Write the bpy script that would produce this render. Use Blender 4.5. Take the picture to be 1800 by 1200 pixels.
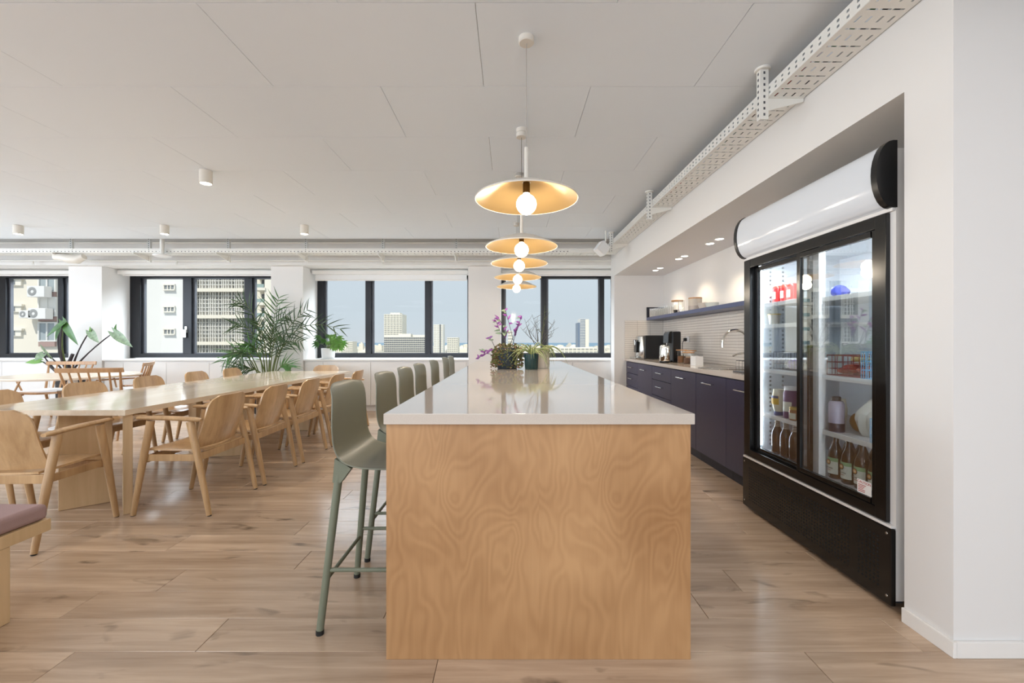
import bpy, bmesh, math, random
from mathutils import Vector, Matrix, Euler
random.seed(7)
for o in list(bpy.data.objects): bpy.data.objects.remove(o)
scene = bpy.context.scene
C = scene.collection
PI = math.pi

# ------------------------------------------------------------------ camera
cam = bpy.data.objects.new('camera', bpy.data.cameras.new('camera'))
C.objects.link(cam)
cam.location = (0, 0, 1.2); cam.rotation_euler = (PI/2, 0, 0)
cam.data.lens = 15; cam.data.sensor_width = 36; cam.data.shift_x = 3/1800
cam.data.clip_start = .05; cam.data.clip_end = 20000
scene.camera = cam
vs = scene.view_settings
vs.view_transform = 'Standard'; vs.look = 'None'; vs.gamma = 1; vs.use_curve_mapping = False
vs.exposure = 0.0
scene.cycles.transparent_max_bounces = 32

# ------------------------------------------------------------------ world: hazy daylight sky
w = bpy.data.worlds.new('sky'); scene.world = w; w.use_nodes = True
nt = w.node_tree; nt.nodes.clear()
out = nt.nodes.new('ShaderNodeOutputWorld'); bg = nt.nodes.new('ShaderNodeBackground')
tc = nt.nodes.new('ShaderNodeTexCoord'); sp = nt.nodes.new('ShaderNodeSeparateXYZ'); cr = nt.nodes.new('ShaderNodeValToRGB')
nt.links.new(tc.outputs['Generated'], sp.inputs[0]); nt.links.new(sp.outputs['Z'], cr.inputs[0])
nt.links.new(cr.outputs[0], bg.inputs[0]); nt.links.new(bg.outputs[0], out.inputs[0])
e = cr.color_ramp.elements
e[0].position = 0.0; e[0].color = (.66, .72, .77, 1)
e[1].position = .6; e[1].color = (.56, .72, .93, 1)
q = e.new(.06); q.color = (.63, .715, .78, 1)
q = e.new(.22); q.color = (.68, .77, .86, 1)
bg.inputs[1].default_value = 1.0

def lamp(name, kind, loc, rot, energy, color=(1, 1, 1), **kw):
    d = bpy.data.lights.new(name, kind); d.energy = energy; d.color = color
    for k, v in kw.items(): setattr(d, k, v)
    o = bpy.data.objects.new(name, d); C.objects.link(o); o.location = loc; o.rotation_euler = rot
    return o
# sun stands behind the building: it lights the facades outside, never this room
lamp('sun', 'SUN', (0, -30, 60), (math.radians(36), 0, math.radians(-28)), 4.2, (1, .96, .89), angle=.01)
# daylight of the windows behind the camera and along the left side of the hall
lamp('daylight_rear_windows', 'AREA', (-3.6, -5.7, 1.75), (math.radians(98), 0, 0), 265, (.80, .90, 1), shape='RECTANGLE', size=11.0, size_y=1.9)
lamp('daylight_left_windows', 'AREA', (-10.0, 1.2, 1.7), (math.radians(96), 0, math.radians(-90)), 330, (.78, .89, 1), shape='RECTANGLE', size=9.0, size_y=1.7)
# added lamp outside, out of view above the windows, boosts daylight through them
lamp('added_window_wall_fill', 'AREA', (-3.5, 10.6, 4.6), (math.radians(-58), 0, 0), 2400, (.84, .92, 1), shape='RECTANGLE', size=13.0, size_y=2.4)
# added area lamps at ceiling height, out of view, to brighten the hall
for lx, ly, le in ((-7.5, -2.4, 26), (-4.2, -2.4, 26), (-.9, -2.4, 26), (1.1, -.6, 28), (-8.7, 4.6, 10), (-6.4, 1.8, 24), (-8.7, 1.8, 20), (-3.2, -.4, 28)):
    lamp('added_fill_lamp', 'AREA', (lx, ly, 2.70), (0, 0, 0), le, (.95, .96, 1), shape='RECTANGLE', size=1.2, size_y=1.2)

# ------------------------------------------------------------------ mesh helpers
def smooth_bm(bm, ang=35):
    a = math.radians(ang)
    for f in bm.faces: f.smooth = True
    for ed in bm.edges:
        if len(ed.link_faces) == 2:
            ed.smooth = ed.calc_face_angle(0) < a
        else: ed.smooth = False
def chain_loc(p):
    v = Vector((0, 0, 0))
    while p is not None:
        v += p.location; p = p.parent
    return v
class B:
    """collects shapes, then links them as ONE mesh object"""
    def __init__(s): s.bm = bmesh.new(); s.wn = False
    def _add(s, verts, faces, M=None):
        vs_ = [s.bm.verts.new(M @ Vector(v) if M else v) for v in verts]
        fs = []
        for f in faces:
            try: fs.append(s.bm.faces.new([vs_[i] for i in f]))
            except ValueError: pass
        return vs_, fs
    def box(s, x0, x1, y0, y1, z0, z1, bev=0, M=None, seg=2):
        v = [(x0,y0,z0),(x1,y0,z0),(x1,y1,z0),(x0,y1,z0),(x0,y0,z1),(x1,y0,z1),(x1,y1,z1),(x0,y1,z1)]
        f = [(0,3,2,1),(4,5,6,7),(0,1,5,4),(1,2,6,5),(2,3,7,6),(3,0,4,7)]
        a, fs = s._add(v, f, M)
        if bev:
            s.wn = s.wn or seg > 1
            es = list({e_ for q_ in fs for e_ in q_.edges})
            bmesh.ops.bevel(s.bm, geom=es, offset=bev, segments=seg, affect='EDGES', profile=.5, clamp_overlap=True)
        return s
    def cbox(s, c, size, bev=0, rot=None):
        M = Matrix.Translation(c) @ (Euler(rot).to_matrix().to_4x4() if rot else Matrix())
        h = [q_/2 for q_ in size]
        return s.box(-h[0], h[0], -h[1], h[1], -h[2], h[2], bev, M)
    def tube(s, pts, r, n=10, caps=True, flat=1.0):
        pts = [Vector(p) for p in pts]; m = len(pts)
        rs = r if isinstance(r, (list, tuple)) else [r]*m
        up = None; rings = []
        for i, p in enumerate(pts):
            t = (pts[min(i+1, m-1)] - pts[max(i-1, 0)]).normalized()
            if up is None:
                up = Vector((0, 0, 1)) if abs(t.z) < .9 else Vector((1, 0, 0))
            a = (up - t*up.dot(t)).normalized(); b = t.cross(a); up = a
            rings.append([s.bm.verts.new(p + (a*math.cos(2*PI*k/n)*flat + b*math.sin(2*PI*k/n))*rs[i]) for k in range(n)])
        for i in range(m-1):
            for k in range(n):
                s.bm.faces.new((rings[i][k], rings[i][(k+1) % n], rings[i+1][(k+1) % n], rings[i+1][k]))
        if caps and n > 2:
            s.bm.faces.new(rings[0][::-1]); s.bm.faces.new(rings[-1])
        return s
    def lathe(s, prof, n=24, c=(0, 0, 0), M=None):
        c = Vector(c); rings = []
        for (r, z) in prof:
            if r < 1e-6:
                p = Vector((0, 0, z)); p = (M @ p if M else p) + c
                rings.append([s.bm.verts.new(p)])
            else:
                ring = []
                for k in range(n):
                    p = Vector((r*math.cos(2*PI*k/n), r*math.sin(2*PI*k/n), z)); p = (M @ p if M else p) + c
                    ring.append(s.bm.verts.new(p))
                rings.append(ring)
        for a, b in zip(rings, rings[1:]):
            for k in range(n):
                k2 = (k+1) % n
                if len(a) == 1 and len(b) == 1: continue
                if len(a) == 1: s.bm.faces.new((a[0], b[k2], b[k]))
                elif len(b) == 1: s.bm.faces.new((a[k], a[k2], b[0]))
                else: s.bm.faces.new((a[k], a[k2], b[k2], b[k]))
        return s
    def prism(s, poly, fn, d0, d1):
        """poly: 2-D outline, fn(u,v,d) -> 3-D point"""
        a = [s.bm.verts.new(fn(u, v, d0)) for u, v in poly]; b = [s.bm.verts.new(fn(u, v, d1)) for u, v in poly]
        n = len(poly)
        for k in range(n): s.bm.faces.new((a[k], a[(k+1) % n], b[(k+1) % n], b[k]))
        s.bm.faces.new(a[::-1]); s.bm.faces.new(b)
        return s
    def shell(s, G, th):
        """G[i][j] grid of points -> closed sheet of thickness th (offset along the grid normal)"""
        nu, nv = len(G), len(G[0]); G = [[Vector(p) for p in r] for r in G]
        top = [[None]*nv for _ in range(nu)]; bot = [[None]*nv for _ in range(nu)]
        for i in range(nu):
            for j in range(nv):
                du = G[min(i+1, nu-1)][j] - G[max(i-1, 0)][j]; dv = G[i][min(j+1, nv-1)] - G[i][max(j-1, 0)]
                nn = du.cross(dv); nn = nn.normalized() if nn.length > 1e-9 else Vector((0, 0, 1))
                top[i][j] = s.bm.verts.new(G[i][j] + nn*th/2); bot[i][j] = s.bm.verts.new(G[i][j] - nn*th/2)
        for i in range(nu-1):
            for j in range(nv-1):
                s.bm.faces.new((top[i][j], top[i+1][j], top[i+1][j+1], top[i][j+1]))
                s.bm.faces.new((bot[i][j], bot[i][j+1], bot[i+1][j+1], bot[i+1][j]))
        for i in range(nu-1):
            s.bm.faces.new((top[i][0], bot[i][0], bot[i+1][0], top[i+1][0]))
            s.bm.faces.new((top[i][-1], top[i+1][-1], bot[i+1][-1], bot[i][-1]))
        for j in range(nv-1):
            s.bm.faces.new((top[0][j], top[0][j+1], bot[0][j+1], bot[0][j]))
            s.bm.faces.new((top[-1][j], bot[-1][j], bot[-1][j+1], top[-1][j+1]))
        return s
    def poly(s, pts, thick=0):
        vs_ = [s.bm.verts.new(p) for p in pts]
        s.bm.faces.new(vs_); return s
    def build(s, name, mat, parent=None, label=None, kind=None, base=True, ang=35, fix=True):
        if fix: bmesh.ops.recalc_face_normals(s.bm, faces=s.bm.faces)
        smooth_bm(s.bm, ang)
        me = bpy.data.meshes.new(name)
        off = chain_loc(parent)
        if parent is None and base and s.bm.verts:
            xs = [v.co.x for v in s.bm.verts]; ys = [v.co.y for v in s.bm.verts]; zs = [v.co.z for v in s.bm.verts]
            off = Vector(((min(xs)+max(xs))/2, (min(ys)+max(ys))/2, min(zs)))
        if off.length > 0: bmesh.ops.translate(s.bm, verts=s.bm.verts, vec=-off)
        s.bm.to_mesh(me); s.bm.free()
        me.materials.append(mat)
        o = bpy.data.objects.new(name, me); C.objects.link(o)
        if parent is not None: o.parent = parent
        elif base: o.location = off
        if s.wn:      # bevelled edges: keep the big faces flat
            wm = o.modifiers.new('weighted_normals', 'WEIGHTED_NORMAL'); wm.weight = 100; wm.keep_sharp = True
        if label: o['label'] = label
        if kind: o['kind'] = kind
        return o
def thing(name, label, cat, loc=(0, 0, 0), group=None):
    o = bpy.data.objects.new(name, None); C.objects.link(o); o.location = loc
    o.empty_display_size = .1
    o['label'] = label; o['category'] = cat
    if group: o['group'] = group
    return o
def tag(o, label, cat, group=None):
    o['label'] = label; o['category'] = cat
    if group: o['group'] = group
    return o
def structure(o): o['kind'] = 'structure'; return o
def sroot(name, loc=(0, 0, 0)):
    o = bpy.data.objects.new(name, None); C.objects.link(o); o.location = loc; o.empty_display_size = .1
    o['kind'] = 'structure'; return o
def dup(root, loc=None, rz=None, label=None, group=None, scale=None):
    def rec(o, par):
        c = o.copy(); C.objects.link(c)
        if par is not None: c.parent = par
        for ch in list(o.children): rec(ch, c)
        return c
    r = rec(root, None)
    if loc is not None: r.location = loc
    if rz is not None: r.rotation_euler = (0, 0, rz)
    if label: r['label'] = label
    if group: r['group'] = group
    if scale: r.scale = scale
    return r
def copy_part(o, loc, parent):
    c = o.copy(); C.objects.link(c); c.parent = parent; c.location = loc; return c
def P(px, py, Y): return Vector(((px-897)*Y/750, Y, 1.2-(py-600)*Y/750))
def text_part(body, size, M, mat, parent, name='lettering'):
    cu = bpy.data.curves.new(name, 'FONT'); cu.body = body; cu.size = size; cu.align_x = 'CENTER'; cu.align_y = 'CENTER'; cu.extrude = .0002
    t = bpy.data.objects.new(name, cu); C.objects.link(t)
    bpy.context.view_layer.update()
    me = bpy.data.meshes.new_from_object(t)
    bpy.data.objects.remove(t)
    me.transform(Matrix.Translation(-chain_loc(parent)) @ M)
    me.materials.clear(); me.materials.append(mat)
    o = bpy.data.objects.new(name, me); C.objects.link(o); o.parent = parent
    return o

# ------------------------------------------------------------------ materials
def srgb(r, g, b):
    f = lambda c: (c/255/12.92) if c/255 <= .04045 else ((c/255+.055)/1.055)**2.4
    return (f(r), f(g), f(b), 1)
MATS = {}
def pbr(name, col, rough=.5, metal=0, coat=0, spec=.5, emit=None, es=0, bump=0, bscale=200, var=0, trans=0, sss=0, ior=0):
    m = bpy.data.materials.new(name); m.use_nodes = True; t = m.node_tree; b = t.nodes['Principled BSDF']
    b.inputs['Base Color'].default_value = col; b.inputs['Roughness'].default_value = rough; b.inputs['Metallic'].default_value = metal
    b.inputs['Coat Weight'].default_value = coat; b.inputs['Coat Roughness'].default_value = .08
    b.inputs['Specular IOR Level'].default_value = spec
    if ior: b.inputs['IOR'].default_value = ior
    if trans: b.inputs['Transmission Weight'].default_value = trans
    if emit: b.inputs['Emission Color'].default_value = emit; b.inputs['Emission Strength'].default_value = es
    if bump or var:
        co = t.nodes.new('ShaderNodeTexCoord'); nz = t.nodes.new('ShaderNodeTexNoise'); nz.inputs['Scale'].default_value = bscale; nz.inputs['Detail'].default_value = 4
        t.links.new(co.outputs['Object'], nz.inputs['Vector'])
        if bump:
            bp = t.nodes.new('ShaderNodeBump'); bp.inputs['Strength'].default_value = bump; bp.inputs['Distance'].default_value = .002
            t.links.new(nz.outputs['Fac'], bp.inputs['Height']); t.links.new(bp.outputs[0], b.inputs['Normal'])
        if var:
            r = t.nodes.new('ShaderNodeValToRGB')
            r.color_ramp.elements[0].position = .3; r.color_ramp.elements[1].position = .7
            r.color_ramp.elements[0].color = tuple(c*(1-var) for c in col[:3])+(1,); r.color_ramp.elements[1].color = tuple(min(1, c*(1+var)) for c in col[:3])+(1,)
            t.links.new(nz.outputs['Fac'], r.inputs[0]); t.links.new(r.outputs[0], b.inputs['Base Color'])
    MATS[name] = m; return m
def wood(name, dark, light, stretch=(30, 30, 1.5), rough=.4, knots=0, rnd=True, freq=1.0, coat=0, contrast=1.0, tint=0, ior=0):
    """procedural wood: stretched noise fibres + broad figure, shifted per object"""
    m = bpy.data.materials.new(name); m.use_nodes = True; t = m.node_tree; b = t.nodes['Principled BSDF']; N = t.nodes.new; L = t.links.new
    co = N('ShaderNodeTexCoord'); oi = N('ShaderNodeObjectInfo')
    sc = N('ShaderNodeVectorMath'); sc.operation = 'SCALE'; sc.inputs[0].default_value = (37.3, 51.7, 23.9)
    if rnd: L(oi.outputs['Random'], sc.inputs['Scale'])
    else: sc.inputs['Scale'].default_value = .37
    ad = N('ShaderNodeVectorMath'); L(co.outputs['Object'], ad.inputs[0]); L(sc.outputs[0], ad.inputs[1])
    mp = N('ShaderNodeMapping'); mp.inputs['Scale'].default_value = stretch; L(ad.outputs[0], mp.inputs[0])
    n1 = N('ShaderNodeTexNoise'); n1.inputs['Scale'].default_value = 1.0; n1.inputs['Detail'].default_value = 6; n1.inputs['Roughness'].default_value = .6; n1.inputs['Distortion'].default_value = .4
    L(mp.outputs[0], n1.inputs['Vector'])
    mp2 = N('ShaderNodeMapping'); mp2.inputs['Scale'].default_value = tuple(q_*.22 for q_ in stretch); L(ad.outputs[0], mp2.inputs[0])
    n2 = N('ShaderNodeTexNoise'); n2.inputs['Scale'].default_value = freq; n2.inputs['Detail'].default_value = 2; L(mp2.outputs[0], n2.inputs['Vector'])
    mx = N('ShaderNodeMix'); mx.inputs[0].default_value = .5; L(n1.outputs['Fac'], mx.inputs[2]); L(n2.outputs['Fac'], mx.inputs[3])
    r = N('ShaderNodeValToRGB'); r.color_ramp.elements[0].position = .5-.2/contrast; r.color_ramp.elements[1].position = .5+.2/contrast
    r.color_ramp.elements[0].color = dark; r.color_ramp.elements[1].color = light
    L(mx.outputs[0], r.inputs[0]); last = r.outputs[0]
    if knots:
        mp3 = N('ShaderNodeMapping'); mp3.inputs['Scale'].default_value = (3.2, 9, 3); L(ad.outputs[0], mp3.inputs[0])
        n3 = N('ShaderNodeTexNoise'); n3.inputs['Scale'].default_value = 1.0; n3.inputs['Detail'].default_value = 3; n3.inputs['Distortion'].default_value = .6
        L(mp3.outputs[0], n3.inputs['Vector'])
        r3 = N('ShaderNodeValToRGB'); r3.color_ramp.elements[0].position = .61; r3.color_ramp.elements[1].position = .76
        r3.color_ramp.elements[0].color = (0, 0, 0, 1); r3.color_ramp.elements[1].color = (knots, knots, knots, 1)
        L(n3.outputs['Fac'], r3.inputs[0])
        mk = N('ShaderNodeMix'); mk.data_type = 'RGBA'; L(r3.outputs[0], mk.inputs[0]); L(last, mk.inputs[6]); mk.inputs[7].default_value = tuple(c*.45 for c in dark[:3])+(1,)
        last = mk.outputs[2]
    if tint:
        hs = N('ShaderNodeHueSaturation'); mr = N('ShaderNodeMapRange'); mr.inputs[3].default_value = 1-tint; mr.inputs[4].default_value = 1+tint
        L(oi.outputs['Random'], mr.inputs[0]); L(mr.outputs[0], hs.inputs['Value']); L(last, hs.inputs['Color']); last = hs.outputs[0]
    L(last, b.inputs['Base Color'])
    b.inputs['Roughness'].default_value = rough; b.inputs['Coat Weight'].default_value = coat; b.inputs['Coat Roughness'].default_value = .12
    if ior: b.inputs['IOR'].default_value = ior
    bp = N('ShaderNodeBump'); bp.inputs['Strength'].default_value = .08; bp.inputs['Distance'].default_value = .001
    L(n1.outputs['Fac'], bp.inputs['Height']); L(bp.outputs[0], b.inputs['Normal'])
    MATS[name] = m; return m
def glass(name, tint=(1, 1, 1, 1), refl=1.0, rough=0.0, base=.04):
    """thin clear pane: transparent body with a Fresnel reflection"""
    m = bpy.data.materials.new(name); m.use_nodes = True; t = m.node_tree; t.nodes.clear(); N = t.nodes.new; L = t.links.new
    o = N('ShaderNodeOutputMaterial'); tr = N('ShaderNodeBsdfTransparent'); gl = N('ShaderNodeBsdfGlossy'); mx = N('ShaderNodeMixShader')
    tr.inputs[0].default_value = tint; gl.inputs['Roughness'].default_value = rough
    lw = N('ShaderNodeLayerWeight'); lw.inputs['Blend'].default_value = .5
    pw = N('ShaderNodeMath'); pw.operation = 'POWER'; pw.inputs[1].default_value = 4.0; L(lw.outputs['Facing'], pw.inputs[0])
    ml = N('ShaderNodeMath'); ml.operation = 'MULTIPLY_ADD'; ml.inputs[1].default_value = .9*refl; ml.inputs[2].default_value = base*refl; ml.use_clamp = True
    L(pw.outputs[0], ml.inputs[0]); L(ml.outputs[0], mx.inputs[0]); L(tr.outputs[0], mx.inputs[1]); L(gl.outputs[0], mx.inputs[2]); L(mx.outputs[0], o.inputs[0])
    MATS[name] = m; return m
def emitter(name, col, s):
    return pbr(name, col, .4, emit=col, es=s)

WHITE = pbr('white_paint', srgb(232, 229, 225), .6, bump=.03, bscale=150)
WALLR = pbr('warm_white_wall', srgb(226, 224, 222), .6, bump=.03, bscale=150)
PILLAR = pbr('pillar_paint', srgb(234, 232, 230), .65, bump=.03, bscale=150)
CEIL = pbr('ceiling_panel', srgb(234, 240, 246), .6, bump=.05, bscale=60)
CEILGAP = pbr('ceiling_joint', srgb(150, 138, 125), .8)
SLABM = pbr('concrete_slab_paint', srgb(205, 205, 205), .8)
TRAYM = pbr('white_powder_metal', srgb(232, 230, 224), .4)
FLOORM = wood('oak_floor', srgb(160, 134, 110), srgb(208, 182, 156), (2.2, 34, 10), .22, ior=1.65, knots=1, freq=1.2, tint=.07, contrast=1.15)
SUBFLOOR = pbr('floor_joint', srgb(96, 72, 52), .8)
OAK = wood('oak_chair', srgb(156, 120, 80), srgb(204, 168, 124), (38, 38, 2.2), .38)
OAKL = wood('oak_chair_ply', srgb(166, 130, 90), srgb(212, 176, 132), (34, 34, 2.0), .28, ior=1.6)
OAKR = wood('spindle_beech', srgb(150, 112, 76), srgb(190, 148, 106), (34, 34, 2.2), .4)
TABLE = wood('bleached_oak_table', srgb(204, 186, 162), srgb(230, 216, 196), (28, 1.6, 20), .10, rnd=False, ior=2.0)
PALEW = wood('pale_oak_panel', srgb(190, 158, 116), srgb(216, 186, 146), (26, 26, 1.6), .4)
QUARTZ = pbr('quartz_worktop', srgb(198, 188, 178), .06, var=.03, bscale=260, ior=1.9)
BLACKM = pbr('window_black_metal', srgb(34, 35, 40), .35, metal=.3)
GREYM = pbr('sash_dark_grey', srgb(92, 94, 100), .4, metal=.4)
STEEL = pbr('brushed_steel', srgb(200, 198, 194), .22, metal=1)
CHROME = pbr('chrome', srgb(225, 222, 216), .08, metal=1)
NAVY = pbr('navy_cabinet_front', srgb(44, 42, 72), .38, var=.06, bscale=30)
NAVYS = pbr('navy_shelf', srgb(82, 90, 126), .35)
NAVYD = pbr('navy_plinth', srgb(26, 25, 40), .5)
SAGE = pbr('sage_green_plastic', srgb(124, 124, 108), .38)
SAGEM = pbr('sage_green_metal', srgb(112, 116, 98), .35)
RUBBER = pbr('black_rubber', srgb(24, 24, 24), .6)
BLACKP = pbr('black_plastic', srgb(20, 20, 21), .3)
BLACKG = pbr('black_gloss', srgb(16, 15, 15), .18)
HOLE = pbr('hole_dark', srgb(4, 4, 4), .9)
FRW = pbr('fridge_white', srgb(226, 224, 222), .35)
FRI = pbr('fridge_liner', srgb(214, 220, 226), .4)
GOLD = pbr('gold_inside', srgb(168, 140, 94), .36, metal=.5)
LAMPW = pbr('lamp_shade_outside', srgb(222, 216, 206), .4)
BRASSD = pbr('dark_brass', srgb(92, 72, 42), .4, metal=.8)
BULB = emitter('opal_bulb', (1, .90, .74, 1), 7.0)
SPOTE = emitter('spot_diffuser', (1, .93, .82, 1), 14.0)
LEDW = emitter('cool_led', (.9, .95, 1, 1), 45.0)
CORD = pbr('grey_cord', srgb(172, 166, 160), .6)
WGLASS = glass('window_glass', (.97, .98, .98, 1), .08)
FGLASS = glass('fridge_door_glass', (.92, .95, .96, 1), 1.0, base=.20)
CGLASS = glass('clear_glass', (.98, .98, .97, 1), .9, base=.07)
PINK = pbr('dusty_pink_velvet', srgb(158, 130, 127), .85, bump=.1, bscale=300, var=.05)
LEAF = pbr('leaf_green', srgb(66, 110, 48), .35, var=.25, bscale=14)
LEAFD = pbr('palm_green', srgb(52, 78, 38), .4, var=.3, bscale=12)
LEAFB = pbr('leaf_bright', srgb(110, 158, 72), .35, var=.25, bscale=18)
LEAFV = pbr('leaf_pale_vein', srgb(128, 150, 120), .35, var=.3, bscale=30)
STEMK = pbr('dark_stem', srgb(48, 40, 44), .5)
STEMG = pbr('green_stem', srgb(92, 104, 52), .5, var=.2, bscale=25)
PURPLE = pbr('purple_leaf', srgb(138, 70, 150), .4, var=.3, bscale=40)
SPIDER = pbr('spider_leaf', srgb(142, 152, 100), .4, var=.3, bscale=50)
TWIG = pbr('dry_twig', srgb(84, 80, 72), .7)
SOIL = pbr('soil', srgb(58, 44, 34), .9)
POTG = pbr('dark_green_pot', srgb(22, 54, 54), .35)
POTW = pbr('white_pot', srgb(236, 236, 236), .4)
POTC = pbr('cream_pot', srgb(206, 196, 182), .5)
POTK = pbr('black_pot', srgb(30, 30, 32), .5)
TILEM = pbr('glossy_white_tile', srgb(226, 219, 211), .12)
GROUT = pbr('grout', srgb(150, 138, 128), .8)

# birch plywood: contour lines of a smooth field make the cathedral figure
def birch():
    m = bpy.data.materials.new('birch_plywood'); m.use_nodes = True; t = m.node_tree; b = t.nodes['Principled BSDF']; N = t.nodes.new; L = t.links.new
    co = N('ShaderNodeTexCoord'); sx = N('ShaderNodeSeparateXYZ'); L(co.outputs['Object'], sx.inputs[0])
    md = N('ShaderNodeMath'); md.operation = 'FLOORED_MODULO'; md.inputs[1].default_value = .61; L(sx.outputs['X'], md.inputs[0])
    cx = N('ShaderNodeCombineXYZ'); L(md.outputs[0], cx.inputs[0]); L(sx.outputs['Z'], cx.inputs[2]); L(sx.outputs['Y'], cx.inputs[1])
    mp = N('ShaderNodeMapping'); mp.inputs['Scale'].default_value = (4.6, 1.5, 2.0); mp.inputs['Location'].default_value = (1.3, .4, 2.2); L(cx.outputs[0], mp.inputs[0])
    n1 = N('ShaderNodeTexNoise'); n1.inputs['Scale'].default_value = 1.0; n1.inputs['Detail'].default_value = 2.0; n1.inputs['Roughness'].default_value = .45; n1.inputs['Distortion'].default_value = .5
    L(mp.outputs[0], n1.inputs['Vector'])
    ml = N('ShaderNodeMath'); ml.operation = 'MULTIPLY'; ml.inputs[1].default_value = 92; L(n1.outputs['Fac'], ml.inputs[0])
    sn = N('ShaderNodeMath'); sn.operation = 'SINE'; L(ml.outputs[0], sn.inputs[0])
    mp2 = N('ShaderNodeMapping'); mp2.inputs['Scale'].default_value = (60, 60, 3); L(cx.outputs[0], mp2.inputs[0])
    n2 = N('ShaderNodeTexNoise'); n2.inputs['Scale'].default_value = 1.5; n2.inputs['Detail'].default_value = 4; L(mp2.outputs[0], n2.inputs['Vector'])
    n3 = N('ShaderNodeTexNoise'); n3.inputs['Scale'].default_value = 2.2; n3.inputs['Detail'].default_value = 2; L(co.outputs['Object'], n3.inputs['Vector'])
    a1 = N('ShaderNodeMath'); a1.operation = 'MULTIPLY_ADD'; a1.inputs[1].default_value = .055; L(sn.outputs[0], a1.inputs[0]); L(n3.outputs['Fac'], a1.inputs[2])
    a2 = N('ShaderNodeMath'); a2.operation = 'MULTIPLY_ADD'; a2.inputs[1].default_value = .14; L(n2.outputs['Fac'], a2.inputs[0]); L(a1.outputs[0], a2.inputs[2])
    r = N('ShaderNodeValToRGB'); r.color_ramp.elements[0].position = .30; r.color_ramp.elements[1].position = .8
    r.color_ramp.elements[0].color = srgb(152, 110, 70); r.color_ramp.elements[1].color = srgb(190, 148, 104)
    L(a2.outputs[0], r.inputs[0]); L(r.outputs[0], b.inputs['Base Color'])
    b.inputs['Roughness'].default_value = .4
    return m
BIRCH = birch()

# ================================================================== ROOM SHELL
CZ = 2.765       # underside of the ceiling panels
XW = 1.69        # kitchen-side wall plane
YP, YW = 7.32, 7.86

floor = structure(B().box(-10.3, 4.2, -6.2, 8.3, -.10, -.012).build('floor', SUBFLOOR, base=False))
PW, PL, Y0 = .1992, 1.41, 1.652
seams = {-1: -.273, 0: -1.22, 1: -.55, 2: -1.704, 3: -1.14, 4: -1.98, 5: -1.34}
pm = B().box(-PL/2+.001, PL/2-.001, -PW/2+.0009, PW/2-.0009, -.012, 0, .0012, seg=1).build('plank', FLOORM, floor)
first = True
for k in range(-3, 30):
    yc = Y0 + (k+.5)*PW
    s0 = seams.get(k, random.uniform(-1.4, 0))
    i0 = math.ceil((-1.22*yc - .75 - s0)/PL) - 1
    x = s0 + i0*PL
    while x < 2.35:
        if first: pm.location = (x+PL/2, yc, 0); first = False
        else: copy_part(pm, (x+PL/2, yc, 0), floor)
        x += PL
# planks behind the camera and far out to the left, joined
bb = B()
for k in range(-39, 32):
    yc = Y0 + (k+.5)*PW
    if yc > 8.2: continue
    s0 = seams.get(k, random.uniform(-1.4, 0)); x = s0 - 8*PL
    lim = 4.2 if k < -3 else -1.22*yc - .9 - PL*.6
    while x < lim:
        if k < -3 or x+PL < lim: bb.box(max(x, -10.2)+.001, min(x+PL, 4.1)-.001, yc-PW/2+.0009, yc+PW/2-.0009, -.012, 0) if x+PL > -10.1 else None
        x += PL
bb.build('plank', FLOORM, floor, kind='stuff')

ceiling = structure(B().box(-10.3, XW, -6.2, 6.51, CZ+.012, CZ+.04).box(XW, 4.2, -6.2, 1.627, CZ+.012, CZ+.04).build('ceiling', CEILGAP, base=False))
CW, CL = .648, 1.291
cp = B().box(-CL/2+.0012, CL/2-.0012, -CW/2+.0012, CW/2-.0012, 0, .012, .001, seg=1).build('ceiling_panel', CEIL, ceiling)
first = True
for k in range(-12, 7):
    yc = 1.973 + (k+.5)*CW
    x = (-.163 if k % 2 == 0 else -.797) - 8*CL
    while x < (1.6 if yc > 1.3 else 3.4):
        if x + CL > -10.3:
            if yc > 1.3 and x+CL > XW+.02:
                B().box(x+.0012, XW-.0005, yc-CW/2+.0012, yc+CW/2-.0012, CZ, CZ+.012).build('ceiling_panel', CEIL, ceiling)
            elif first: cp.location = (x+CL/2, yc, CZ); first = False
            else: copy_part(cp, (x+CL/2, yc, CZ), ceiling)
        x += CL
structure(B().box(-10.4, 4.3, -6.3, 8.4, 3.05, 3.2).build('ceiling_slab', SLABM))
structure(B().box(XW, 4.2, 1.627, 1.83, 0, 3.05).box(XW, 2.6, 1.83, 6.93, 2.27, 3.05).build('wall_right', WALLR))
structure(B().box(2.49, 2.6, 1.83, 6.93, 0, 2.27).build('wall_niche', WALLR))
structure(B().box(XW, 2.6, 6.93, 7.16, 0, 3.05).build('wall_end', WALLR))
structure(B().box(4.2, 4.3, -6.2, 1.83, 0, 3.05).build('wall_entrance', WALLR))
structure(B().box(1.92, 2.05, 7.16, 8.2, 0, 3.05).build('wall_corner', WHITE))
# wall behind the camera with its window openings, wall on the left with its own
structure(B().box(-10.3, 4.2, -6.2, -6.05, 0, .75).box(-10.3, 4.2, -6.2, -6.05, 2.65, 3.05).box(1.95, 4.2, -6.2, -6.05, .75, 2.65).box(-10.3, -9.2, -6.2, -6.05, .75, 2.65).build('wall_front', WHITE))
structure(B().box(-10.4, -10.3, -6.2, 8.3, 0, .8).box(-10.4, -10.3, -6.2, 8.3, 2.6, 3.05).box(-10.4, -10.3, -6.2, -3.4, .8, 2.6).box(-10.4, -10.3, 5.8, 8.3, .8, 2.6).build('wall_left', WHITE))
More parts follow.
